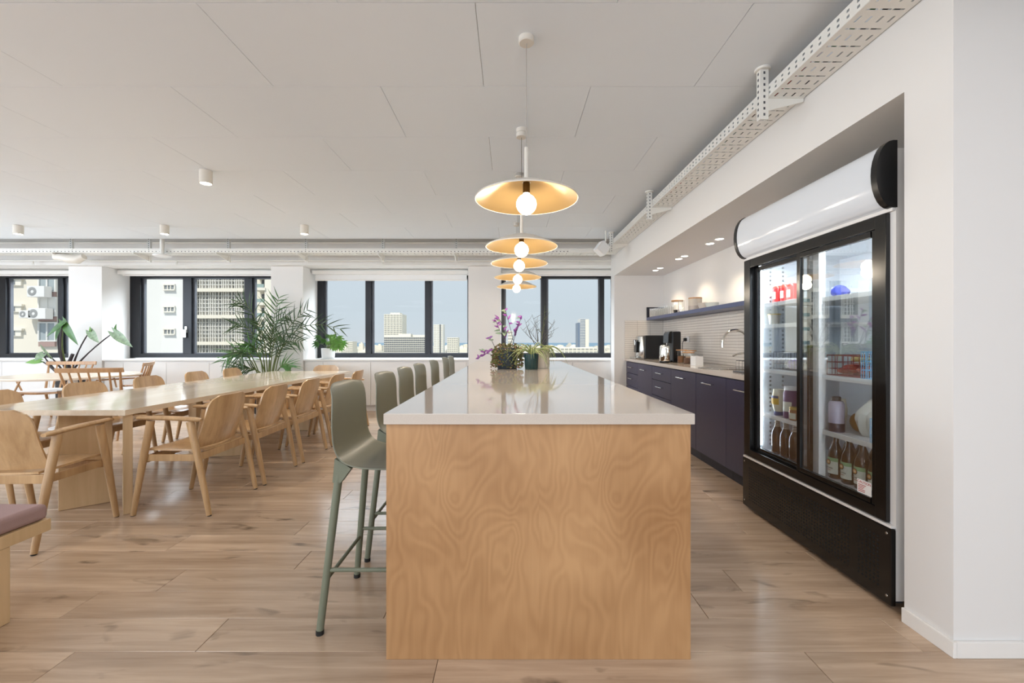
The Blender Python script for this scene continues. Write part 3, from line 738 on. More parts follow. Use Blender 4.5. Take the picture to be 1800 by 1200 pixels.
# bread loaf and plastic bag
def blob(name, c, rad, seed, mat, label=None, cat=None, nz=.12, parent=None, sub=3, flatz=None):
    rnd = random.Random(seed); bm = bmesh.new(); bmesh.ops.create_icosphere(bm, subdivisions=sub, radius=1)
    ph = [Vector((rnd.uniform(1, 4), rnd.uniform(1, 4), rnd.uniform(1, 4))) for _ in range(4)]; of = [rnd.uniform(0, 6) for _ in range(4)]
    for v in bm.verts:
        d = 1 + nz*sum(math.sin(p.dot(v.co)*1.7+o_) for p, o_ in zip(ph, of))/2
        v.co = Vector((v.co.x*rad[0]*d, v.co.y*rad[1]*d, v.co.z*rad[2]*d)) + Vector(c)
        if flatz is not None and v.co.z < flatz: v.co.z = flatz
    b = B(); b.bm.free(); b.bm = bm
    o = b.build(name, mat, parent)
    if label: tag(o, label, cat)
    return o
blob('bread_loaf', (1.985, 2.40, .745), (.06, .062, .058), 3, pbr('bread_crust', srgb(176, 130, 76), .7, var=.2, bscale=20), 'round brown bread loaf behind the plastic bag', 'bread', .08, flatz=.6915)
blob('plastic_bag', (1.945, 2.25, .785), (.085, .08, .105), 8, pbr('white_plastic_bag', srgb(222, 222, 214), .3, bump=.6, bscale=25), 'crumpled white plastic bag on the right fridge shelf', 'bag', .22, flatz=.6915)
def basket(loc, size, mat, label, n=(5, 7, 4), group=None):
    x, y, z = loc; sx, sy, sz = size; r = thing('wire_basket', label, 'basket', loc, 'wire baskets in the fridge')
    b = B(); t_ = .0022
    for fx in range(n[0]+1):
        xx = x-sx/2+sx*fx/n[0]
        b.tube([(xx, y-sy/2, z+sz), (xx, y-sy/2, z+t_), (xx, y+sy/2, z+t_), (xx, y+sy/2, z+sz)], t_, 5)
    for fy in range(n[1]+1):
        yy = y-sy/2+sy*fy/n[1]
        b.tube([(x-sx/2, yy, z+sz), (x-sx/2, yy, z+t_), (x+sx/2, yy, z+t_), (x+sx/2, yy, z+sz)], t_, 5)
    b.build('wire', mat, r, kind='stuff')
    b = B()
    for k in (.33, .66, 1): 
        zz = z+sz*k
        b.tube([(x-sx/2, y-sy/2, zz), (x+sx/2, y-sy/2, zz), (x+sx/2, y+sy/2, zz), (x-sx/2, y+sy/2, zz), (x-sx/2, y-sy/2, zz)], t_*(1.5 if k == 1 else 1), 5)
    b.build('rim', mat, r)
    return r
WRED = pbr('red_wire', srgb(150, 60, 54), .4); WBLUE = pbr('blue_wire', srgb(120, 176, 214), .4); WBLK = pbr('black_wire', srgb(36, 36, 40), .4)
basket((1.98, 2.37, 1.0055), (.24, .27, .115), WRED, 'red wire basket full of food packs on the upper right shelf')
basket((1.90, 2.175, 1.0055), (.14, .10, .14), WBLUE, 'light blue wire basket at the right end of the upper shelf')
basket((1.855, 2.11, .6915), (.09, .07, .12), WBLUE, 'light blue wire basket beside the plastic bag')
basket((1.97, 2.92, 1.0055), (.2, .22, .12), WBLK, 'black wire basket on the left fridge shelf')
blob('food_pack', (1.97, 2.43, 1.04), (.09, .05, .028), 11, pbr('red_pack', srgb(170, 58, 44), .35, var=.3, bscale=30), 'red food pack in the red wire basket, left one', 'food pack', .15, flatz=1.0105)
blob('food_pack', (1.98, 2.31, 1.042), (.09, .05, .03), 12, pbr('orange_pack', srgb(192, 96, 60), .35, var=.3, bscale=30), 'orange food pack in the red wire basket, right one', 'food pack', .15, flatz=1.0105)
blob('food_pack', (1.98, 2.37, 1.102), (.08, .06, .02), 13, pbr('tan_pack', srgb(200, 176, 110), .4, var=.3, bscale=30), 'tan food pack lying on top in the red wire basket', 'food pack', .15)
blob('food_pack', (1.94, 2.90, 1.045), (.05, .05, .034), 14, pbr('violet_pack', srgb(92, 70, 150), .35, var=.3, bscale=30), 'violet food pack in the black wire basket', 'food pack', .12, flatz=1.0105)
CANR = pbr('red_can', srgb(190, 40, 40), .25, metal=.3)
for i, (y, xx, lb) in enumerate(((3.0, 1.88, 'left'), (2.93, 1.89, 'middle'), (2.86, 1.89, 'right'))):
    r = thing('drink_can', 'red drink can on the top left fridge shelf, %s one' % lb, 'can', (xx, y, 1.4665), 'red drink cans')
    z = 1.4665
    B().lathe([(0, z), (.026, z), (.032, z+.008), (.032, z+.108), (.027, z+.118), (0, z+.118)], 20, (xx, y, 0)).build('body', CANR, r)
    B().lathe([(0, z+.1185), (.024, z+.1185), (.026, z+.1215), (0, z+.1195)], 20, (xx, y, 0)).build('lid', STEEL, r)
    b = B(); arc_label(b, (xx, y), .0324, PI*.75, PI*1.2, z+.03, z+.08); b.build('label', LABW, r)
r = thing('yogurt_tub', 'yellow and white tub on the third left fridge shelf', 'tub', (1.86, 3.005, 1.3165))
B().lathe([(0, 1.3165), (.03, 1.3165), (.038, 1.385), (.040, 1.387), (0, 1.387)], 20, (1.86, 3.005, 0)).build('body', POTC, r)
B().lathe([(0, 1.394), (.04, 1.394), (.041, 1.3875), (0, 1.3875)], 20, (1.86, 3.005, 0)).build('lid', YEL, r)
blob('food_pack', (1.9, 2.46, 1.49), (.05, .03, .035), 21, pbr('blue_pack', srgb(60, 70, 160), .35, var=.3, bscale=30), 'blue food pack on the top right fridge shelf', 'food pack', .1, flatz=1.4515)

# ================================================================== KITCHEN RUN
XF = 1.87
ye = [6.87, 6.27, 5.63, 4.97, 4.30, 3.70, 3.12]
knd = ['drawers', 'door', 'drawers', 'door', 'door', 'door']
kl = ['two-drawer navy base cabinet at the far end wall', 'navy door base cabinet second from the end wall', 'navy drawer base cabinet in the middle under the kettle', 'navy door base cabinet right of the middle drawers', 'tall-front navy base cabinet beside the dark joint, second from the fridge', 'navy door base cabinet next to the fridge']
def bar_handle(y0, y1, z, par):
    b = B().tube([(XF-.034, y0, z), (XF-.034, y1, z)], .0055, 10)
    b.tube([(XF-.034, y0+.02, z), (XF+.001, y0+.02, z)], .004, 8).tube([(XF-.034, y1-.02, z), (XF+.001, y1-.02, z)], .004, 8)
    b.build('handle', STEEL, par)
for i in range(6):
    y1, y0 = ye[i], ye[i+1]
    r = thing('base_cabinet', kl[i], 'cabinet', (2.17, (y0+y1)/2, 0), 'navy kitchen base cabinets')
    B().box(XF+.022, 2.485, y0+.001, y1-.001, .10, .888).build('body', NAVYD, r)
    B().box(XF+.06, 2.45, y0+.001, y1-.001, 0, .099).build('plinth', NAVYD, r)
    g = .004 if i in (1, 3) else .0015
    zs = [(.11, .505), (.511, .705), (.711, .878)] if knd[i] == 'drawers' else [(.11, .878)]
    for z0, z1 in zs:
        d = B().box(XF, XF+.02, y0+g, y1-.0015, z0, z1, .0015).build('drawer_front' if knd[i] == 'drawers' else 'door', NAVY, r)
        yc = (y0+y1)/2
        bar_handle(yc-.1, yc+.1, z1-.075, d)
tag(B().box(1.857, 2.488, 3.12, 6.928, .89, .93, .002).build('worktop', QUARTZ), 'pale stone kitchen worktop along the tiled wall', 'worktop')
# backsplash
bs = sroot('backsplash')
B().box(2.480, 2.4895, 3.12, 6.929, .9305, 1.54).box(1.858, 2.48, 6.9205, 6.9295, .9305, 1.54).build('grout_bed', GROUT, bs)
TH, TL = .6095/18, .206
t1 = B().box(-.006, 0, -TL/2+.0016, TL/2-.0016, -TH/2+.0016, TH/2-.0016, .0015, seg=1).build('tile', TILEM, bs)
t2 = B().box(-TL/2+.0016, TL/2-.0016, -.006, 0, -TH/2+.0016, TH/2-.0016, .0015, seg=1).build('tile', TILEM, bs)
f1 = f2 = True; stuffb = B()
for k in range(18):
    z = .9305+(k+.5)*TH
    for j in range(18):
        y = 6.915-(j+.5)*TL
        if j < 12:
            l = Vector((2.480, y, z)) - bs.location
            if f1: t1.location = l; f1 = False
            else: copy_part(t1, l, bs)
        else: stuffb.box(2.474, 2.48, y-TL/2+.0016, y+TL/2-.0016, z-TH/2+.0016, z+TH/2-.0016)
    for j in range(3):
        l = Vector((2.474-(j+.5)*TL, 6.9205, z)) - bs.location
        if f2: t2.location = l; f2 = False
        else: copy_part(t2, l, bs)
stuffb.build('tile', TILEM, bs, kind='stuff')
# floating shelf
sf = thing('floating_shelf', 'long navy floating shelf above the tiled backsplash', 'shelf', (2.35, 5.0, 1.54))
B().box(2.21, 2.488, 3.12, 6.925, 1.542, 1.587, .002).build('board', NAVYS, sf)
B().box(2.21, 2.25, 6.895, 6.924, 1.588, 1.755, .002).box(2.25, 2.488, 6.912, 6.924, 1.735, 1.755).build('end_bracket', NAVYD, sf)
# recessed downlights in the soffit
dl = thing('recessed_downlight', '', 'lamp')
B().lathe([(.038, 0), (.046, -.004), (.05, -.001), (.05, 0)], 24).build('ring', POTW, dl)
B().lathe([(0, -.0015), (.038, -.0015)], 24).build('diffuser', SPOTE, dl, fix=False)
dn = ['nearest pair, right one', 'nearest pair, left one', 'middle pair, right one', 'middle pair, left one', 'farthest pair, right one', 'farthest pair, left one']
for i, (y) in enumerate((4.46, 4.67, 5.35, 5.53, 6.22, 6.42)):
    r = dl if i == 0 else dup(dl)
    r.location = (2.185, y, 2.27); r['label'] = 'small recessed downlight in the kitchen soffit, ' + dn[i]; r['group'] = 'recessed downlights'
    lamp('downlight_beam', 'SPOT', (2.185, y, 2.255), (0, math.radians(-3), 0), 17, (1, .82, .60), spot_size=math.radians(92), spot_blend=.7, shadow_soft_size=.03)
lamp('downlight_beam', 'SPOT', (2.185, 3.6, 2.255), (0, math.radians(-3), 0), 17, (1, .82, .60), spot_size=math.radians(92), spot_blend=.7, shadow_soft_size=.03)

# --- appliances
WT = .9305
r = thing('coffee_machine', 'silver fronted black bean-to-cup coffee machine at the end wall', 'coffee machine', (2.13, 6.6, WT))
B().box(2.03, 2.40, 6.42, 6.80, WT+.012, WT+.36, .012).build('body', BLACKP, r)
B().lathe([(0, WT+.02), (.12, WT+.02), (.135, WT+.06), (.125, WT+.2), (.105, WT+.345), (.09, WT+.352), (0, WT+.352)], 28, (2.02, 6.61, 0), Matrix.Diagonal((.62, 1.25, 1, 1))).build('front_shell', STEEL, r)
B().box(1.915, 1.96, 6.50, 6.62, WT+.10, WT+.27, .01).build('dispensing_bay', BLACKG, r)
B().box(1.90, 1.945, 6.535, 6.60, WT+.21, WT+.30, .008).build('spout', STEEL, r)
B().box(1.89, 2.03, 6.46, 6.76, WT, WT+.03, .008).build('drip_tray', STEEL, r)
B().lathe([(0, .012), (.02, .012), (.022, 0), (0, 0)], 16, (1.94, 6.70, WT+.27), Matrix.Rotation(-PI/2, 4, 'Y')).build('knob', CHROME, r)
r = thing('electric_kettle', 'polished steel kettle in front of the black drink dispenser', 'kettle', (1.965, 5.43, WT))
c = (1.965, 5.43, 0)
B().lathe([(0, WT), (.064, WT), (.068, WT+.012), (.066, WT+.022), (0, WT+.022)], 28, c).build('base', BLACKP, r)
B().lathe([(0, WT+.023), (.063, WT+.023), (.066, WT+.04), (.061, WT+.2), (.057, WT+.216), (.04, WT+.226), (0, WT+.228)], 28, c).build('jug', CHROME, r)
B().lathe([(0, WT+.245), (.012, WT+.245), (.015, WT+.237), (.01, WT+.2285), (0, WT+.2285)], 14, c).build('lid_knob', BLACKP, r)
B().tube([(1.965, 5.372, WT+.20), (1.965, 5.335, WT+.195), (1.965, 5.325, WT+.13), (1.965, 5.34, WT+.06), (1.965, 5.37, WT+.055)], .01, 10, flat=1.5).build('handle', CHROME, r)
B().tube([(1.965, 5.485, WT+.17), (1.965, 5.51, WT+.195), (1.965, 5.525, WT+.205)], [.022, .014, .009], 10).build('spout', CHROME, r)
r = thing('drink_dispenser', 'tall black drink dispenser beside the steel kettle', 'dispenser', (2.2, 5.6, WT))
B().box(2.09, 2.205, 5.50, 5.74, WT, WT+.40, .018).build('body', BLACKP, r)
B().prism([(2.045, WT+.25), (2.10, WT+.25), (2.10, WT+.402), (2.07, WT+.40), (2.05, WT+.36)], lambda u, v, d: (u, d, v), 5.53, 5.71).build('head', BLACKG, r)
B().box(2.05, 2.089, 5.53, 5.71, WT, WT+.022, .006).build('drip_tray', BLACKP, r)
B().lathe([(0, 0), (.012, 0), (.01, -.03), (0, -.03)][::-1], 12, (2.065, 5.62, WT+.25)).build('nozzle', STEEL, r)
WOODLID = wood('wood_lid', srgb(170, 120, 74), srgb(204, 156, 108), (6, 60, 20), .5)
fill = [pbr('coffee_fill', srgb(120, 78, 44), .8, var=.3, bscale=120), pbr('sugar_fill', srgb(190, 150, 110), .8), pbr('tea_fill', srgb(96, 64, 44), .8, var=.3, bscale=120)]
jar_l = ['left of three on the worktop, coffee inside', 'middle of three on the worktop', 'right of three on the worktop, beside the white box']
for i, (x, y, h, rr) in enumerate(((2.16, 5.38, .155, .05), (2.21, 5.24, .15, .055), (2.14, 5.13, .13, .052))):
    r = thing('storage_jar', 'glass jar with flat wooden lid, ' + jar_l[i], 'jar', (x, y, WT), 'wooden lidded glass jars')
    B().lathe([(0, WT+.001), (rr-.006, WT+.001), (rr, WT+.008), (rr, WT+h)], 26, (x, y, 0)).build('glass', CGLASS, r, fix=False)
    B().lathe([(0, WT+.004), (rr-.006, WT+.004), (rr-.004, WT+.01), (rr-.004, WT+h*.55), (0, WT+h*.58)], 20, (x, y, 0)).build('contents', fill[i], r)
    B().lathe([(0, WT+h+.001), (rr+.016, WT+h+.001), (rr+.018, WT+h+.006), (rr+.016, WT+h+.012), (0, WT+h+.012)], 26, (x, y, 0)).build('lid', WOODLID, r)
r = thing('white_box', 'white open-topped box right of the glass jars', 'box', (2.10, 4.81, WT))
for x0, x1, y0, y1, h0, h1 in ((2.06, 2.066, 4.74, 4.88, .105, .098), (2.138, 2.144, 4.74, 4.88, .105, .098), (2.066, 2.138, 4.74, 4.746, .105, .105), (2.066, 2.138, 4.874, 4.88, .105, .105)):
    B().prism([(y0, WT), (y1, WT), (y1, WT+h0), ((y0+y1)/2, WT+h1), (y0, WT+h0)], lambda u, v, d: (d, u, v), x0, x1).build('side', POTW, r)
B().box(2.066, 2.138, 4.746, 4.874, WT, WT+.05).build('contents', LABW, r)
# socket and plug
r = thing('wall_socket', 'white wall socket on the tiles with black plug', 'socket', (2.472, 5.94, 1.2))
B().box(2.462, 2.4735, 5.88, 5.98, 1.19, 1.27, .003).build('plate', POTW, r)
tag(B().box(2.425, 2.4615, 5.94, 5.985, 1.205, 1.25, .006).tube([(2.44, 5.985, 1.225), (2.43, 6.02, 1.18), (2.42, 6.0, 1.05), (2.41, 5.9, .95)], .004, 6).build('plug', BLACKP), 'black plug with a thin cable in the tiled wall socket', 'plug')
# sink, faucet, second tap, drying rack
r = thing('kitchen_sink', 'round steel sink set into the worktop near the fridge', 'sink', (2.15, 4.25, .931))
B().lathe([(.23, .9325), (.232, .9345), (.205, .9355), (.200, .9335)], 40, (2.14, 4.30, 0)).build('rim', STEEL, r, fix=False)
B().lathe([(0, .9318), (.15, .9318), (.2, .934)], 40, (2.14, 4.30, 0)).build('bowl', pbr('sink_bowl', srgb(150, 148, 144), .3, metal=1), r, fix=False)
r = thing('kitchen_faucet', 'tall chrome gooseneck faucet over the sink', 'faucet', (2.40, 4.30, WT))
yy = 4.30
B().lathe([(0, WT), (.026, WT), (.026, WT+.02), (.018, WT+.05), (0, WT+.05)], 18, (2.40, yy, 0)).build('base', CHROME, r)
B().tube([(2.40, yy, WT+.04), (2.40, yy, WT+.26)] + [(2.40-.13+.13*math.cos(a), yy, WT+.26+.125*math.sin(a)) for a in [PI*k/10 for k in range(11)]] + [(2.14, yy, WT+.21)], .012, 12).build('spout', CHROME, r)
B().tube([(2.40, yy-.02, WT+.05), (2.385, yy-.09, WT+.075)], [.008, .005], 8).build('lever', CHROME, r)
r = thing('filter_tap', 'low wide chrome filter tap right of the gooseneck faucet', 'faucet', (2.38, 3.95, WT))
B().lathe([(0, WT), (.03, WT), (.03, WT+.07), (.022, WT+.09), (0, WT+.09)], 18, (2.30, 3.82, 0)).build('base', BLACKP, r)
B().tube([(2.30, 3.82, WT+.085), (2.27, 3.88, WT+.145), (2.22, 3.98, WT+.165), (2.17, 4.08, WT+.15), (2.15, 4.12, WT+.13)], [.016, .016, .015, .014, .012], 12, flat=.7).build('spout', STEEL, r)
r = thing('dish_rack', 'grey dish drainer at the fridge end of the worktop', 'rack', (2.15, 3.6, WT))
b = B().box(1.98, 2.36, 3.35, 3.80, WT, WT+.012, .004)
b.build('tray', GREYM, r)
b = B()
for k in range(9): b.tube([(2.0, 3.38+k*.05, WT+.012), (2.0, 3.38+k*.05, WT+.10), (2.34, 3.38+k*.05, WT+.10), (2.34, 3.38+k*.05, WT+.012)], .003, 6)
b.build('wire', STEEL, r, kind='stuff')

# --- things on the floating shelf
SZ = 1.5875
gn = 0
tumbler = thing('drinking_glass', '', 'glass')
B().lathe([(0, .001), (.029, .001), (.031, .006), (.036, .13)], 18).build('tumbler', CGLASS, tumbler, fix=False)
first = True
for j in range(9):
    for i in range(2):
        x, y = 2.265+i*.088, 6.85-j*.088
        r = tumbler if first else dup(tumbler)
        first = False
        r.location = (x, y, SZ)
        r['group'] = 'clear tumblers on the floating shelf'
        r['label'] = 'clear tumbler in the %s row of the shelf, number %s from the end wall' % (('front', 'back')[i], ('one', 'two', 'three', 'four', 'five', 'six', 'seven', 'eight', 'nine')[j])
r = thing('storage_jar', 'large glass jar with cork lid on the floating shelf', 'jar', (2.32, 5.93, SZ))
B().lathe([(0, SZ+.001), (.07, SZ+.001), (.076, SZ+.01), (.076, SZ+.165)], 28, (2.32, 5.93, 0)).build('glass', CGLASS, r, fix=False)
B().lathe([(0, SZ+.166), (.076, SZ+.166), (.078, SZ+.17), (.078, SZ+.184), (0, SZ+.184)], 28, (2.32, 5.93, 0)).build('lid', WOODLID, r)
for k in range(5):
    a = k*1.26; x, y = 2.32+.036*math.cos(a), 5.93+.036*math.sin(a)
    tag(B().lathe([(0, SZ+.006), (.024, SZ+.006), (.03, SZ+.05), (.028, SZ+.05), (.022, SZ+.012), (0, SZ+.012)], 14, (x, y, 0)).build('espresso_cup', BLACKG if k % 2 else POTC), '%s espresso cup inside the corked jar, %s' % (('pale', 'dark')[k % 2], ('nearest the wall', 'at the far side', 'toward the end wall', 'toward the room', 'nearest the fridge')[k]), 'cup')
def mug(loc, label, mat, h=.10, rr=.045, handle=True):
    x, y, z = loc; r = thing('mug', label, 'mug', loc, 'mugs on the floating shelf')
    B().lathe([(0, z), (rr-.006, z), (rr, z+.008), (rr, z+h), (rr-.004, z+h), (rr-.004, z+.01), (0, z+.01)], 22, (x, y, 0)).build('body', mat, r)
    if handle: B().tube([(x-.0, y-rr+.002, z+h*.8), (x, y-rr-.028, z+h*.75), (x, y-rr-.03, z+h*.35), (x, y-rr+.002, z+h*.22)], .006, 8).build('handle', mat, r)
    return r
mug((2.27, 5.66, SZ), 'clear glass mug beside the corked jar', CGLASS, .16, .042)
r = thing('canister', 'cream canister with wooden lid on the floating shelf', 'canister', (2.34, 5.40, SZ))
B().lathe([(0, SZ), (.076, SZ), (.08, SZ+.008), (.08, SZ+.15), (0, SZ+.15)], 26, (2.34, 5.40, 0)).build('body', POTC, r)
B().lathe([(.0803, SZ+.006), (.0806, SZ+.062), (.0803, SZ+.063)], 26, (2.34, 5.40, 0)).build('grey_band', pbr('grey_band', srgb(168, 158, 150), .6), r, fix=False)
B().lathe([(0, SZ+.1505), (.081, SZ+.1505), (.082, SZ+.155), (.08, SZ+.166), (0, SZ+.166)], 26, (2.34, 5.40, 0)).build('lid', WOODLID, r)
tag(B().lathe([(0, SZ), (.05, SZ), (.065, SZ+.04), (.075, SZ+.075), (.072, SZ+.075), (.06, SZ+.03), (0, SZ+.012)], 26, (2.33, 5.13, 0)).build('bowl', POTC), 'small cream bowl on the floating shelf right of the canister', 'bowl')
tag(B().lathe([(0, SZ), (.05, SZ), (.065, SZ+.03), (.075, SZ+.06), (.072, SZ+.06), (.06, SZ+.03), (0, SZ+.012)], 26, (2.33, 4.93, 0)).build('bowl', LABW), 'pale bowl on the floating shelf nearest the fridge', 'bowl')

# ================================================================== DINING TABLE
TZT = .735
tb = thing('dining_table', 'long pale oak dining table on angled slab legs', 'table', (-3.12, 4.8, 0))
b = B(); b.prism([(-3.74, 2.89), (-2.609, 2.89), (-2.52, 6.72), (-3.72, 6.72)], lambda u, v, d: (u, v, d), TZT-.037, TZT); b.build('tabletop', TABLE, tb)
def slab(cx, cy, ang, wd, th=.05):
    M = Matrix.Translation((cx, cy, 0)) @ Matrix.Rotation(math.radians(ang), 4, 'Z')
    B().box(-wd/2, wd/2, -th/2, th/2, .001, TZT-.038, .003, M).build('leg', PALEW, tb)
slab(-3.105, 3.125, 41, .28)
slab(-2.745, 3.06, -47, .26)
slab(-2.93, 4.50, 12, .40)
slab(-3.4, 4.6, -40, .28)
slab(-2.78, 5.78, -10, .36)
slab(-3.35, 5.9, 41, .28)

# ================================================================== DINING ARMCHAIRS
def armchair():
    r = thing('dining_armchair', '', 'chair')
    for sx in (-1, 1):
        fx0, fx1 = .268*sx, .262*sx
        l = B().tube([(fx0, .262, .006), (fx0, .20, .35), (fx1, .145, .655)], [.0165, .0225, .0245], 12).build('leg', OAK, r)
        B().tube([(fx0, .262, 0), (fx0, .262, .006)], .0135, 10).build('foot_glide', RUBBER, l)
        l = B().tube([(fx0, -.262, .006), (fx0, -.195, .35), (fx1, -.125, .648)], [.0165, .0225, .0245], 12).build('leg', OAK, r)
        B().tube([(fx0, -.262, 0), (fx0, -.262, .006)], .0135, 10).build('foot_glide', RUBBER, l)
        B().tube([(.262*sx, .235, .672), (.262*sx, .21, .675), (.262*sx, .0, .671), (.262*sx, -.17, .662), (.262*sx, -.205, .659)], [.016, .022, .026, .025, .017], 12, flat=.62).build('armrest', OAK, r)
        B().box(.246*sx-.009, .246*sx+.009, -.175, .195, .372, .418, .004).build('side_rail', OAK, r)
    B().box(-.25, .25, -.188, -.164, .375, .428, .005).build('back_rail', OAK, r)
    B().box(-.25, .25, .172, .194, .362, .412, .005).build('front_rail', OAK, r)
    # moulded plywood seat: dips at the back, waterfall front
    G = []
    for i in range(13):
        v = i/12; y = -.185+.425*v
        row = []
        for j in range(13):
            u = j/12*2-1
            hw = (.215+.02*v)*(1 - .10*max(0, (v-.86)/.14)**2 )
            z = .440 + .012*(v-.5) - .018*math.sin(PI*min(1, v*1.05))*(1-u*u) + .004*u*u - .02*max(0, (v-.85)/.15)**2
            row.append((u*hw, y, z))
        G.append(row)
    B().shell(G, .013).build('seat', OAKL, r, ang=50)
    # back: curved sheet with round upper corners
    G = []
    for i in range(15):
        v = i/14; z = .452+.358*v
        hw = .218 - .012*v
        if v > .72: hw -= .075*(1-math.sqrt(max(0, 1-((v-.72)/.28)**2)))
        row = []
        for j in range(15):
            u = j/14*2-1
            y = -.158 - .095*v - .012*math.sin(PI*v) + .038*(u*hw/.215)**2
            row.append((u*hw, y, z))
        G.append(row)
    B().shell(G, .013).build('backrest', OAKL, r, ang=50)
    return r
ac = armchair()
GRP = 'oak dining armchairs around the long table'
first = True
def place(x, y, rz, lb):
    global first
    r = ac if first else dup(ac)
    first = False
    r.location = (x, y, 0); r.rotation_euler = (0, 0, rz); r['label'] = lb; r['group'] = GRP
on = ['nearest', 'second', 'third', 'fourth', 'fifth and farthest']
for i, y in enumerate((3.205, 3.836, 4.486, 5.15, 5.81)):
    place(-2.335+.012*i, y, PI/2+random.uniform(-.02, .02), 'oak armchair on the island side of the long table, %s from the front' % on[i])
for i, y in enumerate((3.35, 4.08, 4.81, 5.54, 6.25)):
    place(-3.86, y, -PI/2+random.uniform(-.03, .03), 'oak armchair on the window side of the long table, %s from front' % on[i])
place(-2.955, 2.65, math.radians(2), 'oak armchair at the near head of the long table, back to the camera')
place(-3.02, 6.78, PI, 'oak armchair at the far head of the long table by the window')

# ================================================================== BAR STOOLS
def stool():
    r = thing('bar_stool', '', 'stool')       # faces +X
    prof = [(-.238, 1.018), (-.226, 1.005), (-.216, .96), (-.210, .90), (-.204, .84), (-.195, .78), (-.180, .727), (-.150, .688), (-.10, .667), (-.02, .658), (.08, .658), (.15, .662), (.195, .660), (.222, .648)]
    n = len(prof); G = []
    for i, (x, z) in enumerate(prof):
        t = i/(n-1); hw = .205 + .008*math.sin(PI*t)
        if i == 0: hw = .165
        elif i == 1: hw = .188
        elif i == 2: hw = .199
        elif i == n-1: hw = .185
        row = []
        for j in range(15):
            u = j/14*2-1
            back = max(0, 1-i/7.5)
            row.append((x + .045*back*u*u - (.012 if i < 2 else 0)*(u*u), u*hw, z + (.016*u*u if 6 <= i <= 11 else .006*u*u) - (.02*u**4 if i == 0 else 0)))
        G.append(row)
    o = B().shell(G, .009).build('seat_shell', SAGE, r, ang=60)
    m = o.modifiers.new('soft', 'SUBSURF'); m.levels = 1; m.render_levels = 1
    for sx, xt, xb in ((-1, -.168, -.230), (1, .150, .215)):
        for sy in (-1, 1):
            l = B().tube([(xb, .212*sy, .018), (xt, .172*sy, .645)], [.0150, .0165], 14).build('leg', SAGEM, r)
            B().tube([(xb, .212*sy, 0), (xb, .212*sy, .018)], .0162, 14).build('foot_cap', RUBBER, l)
            B().prism([(xt-.024*1, .652), (xt-.022, .585), (xt+.02, .60), (xt+.055*(-sx), .652)] if sx > 0 else [(-.180, .712), (-.189, .612), (-.155, .612), (-.112, .671), (-.14, .690)], lambda u, v, d: (u, d, v), .168*sy-.02, .168*sy+.02).build('bracket', SAGEM, l)
    def at(sx, sy, z):
        xt, xb = (-.168, -.230) if sx < 0 else (.150, .215)
        k = z/.645
        return (xb+(xt-xb)*k, (.212-.04*k)*sy, z)
    for sy in (-1, 1): B().tube([at(-1, sy, .255), at(1, sy, .255)], .0085, 10).build('side_rail', SAGEM, r)
    B().tube([at(-1, -1, .215), at(-1, 1, .215)], .0085, 10).build('rear_rail', SAGEM, r)
    B().tube([at(1, -1, .255), at(1, 1, .255)], .0085, 10).build('footrest', SAGEM, r)
    return r
s0 = stool()
so = ['first and nearest the camera', 'second', 'third', 'fourth', 'fifth', 'sixth', 'seventh and farthest']
for i, y in enumerate((1.963, 2.545, 3.03, 3.52, 4.19, 4.93, 5.40)):
    r = s0 if i == 0 else dup(s0)
    r.location = (-.551, y, 0); r['label'] = 'sage green bar stool at the island, %s in the row' % so[i]; r['group'] = 'bar stools along the island'

# ================================================================== BENCH
bn = thing('bench', 'pale oak bench with dusty pink cushion at lower left corner', 'bench', (-2.4, 1.2, 0))
B().box(-2.68, -2.135, .45, 1.985, .325, .380, .003).build('frame', PALEW, bn)
B().box(-2.68, -2.14, .45, 1.982, .381, .452, .022, seg=4).build('cushion', PINK, bn)
B().box(-2.66, -2.138, 1.58, 1.825, .001, .324, .003).build('leg', PALEW, bn)
B().box(-2.66, -2.138, .55, .80, .001, .324, .003).build('leg', PALEW, bn)

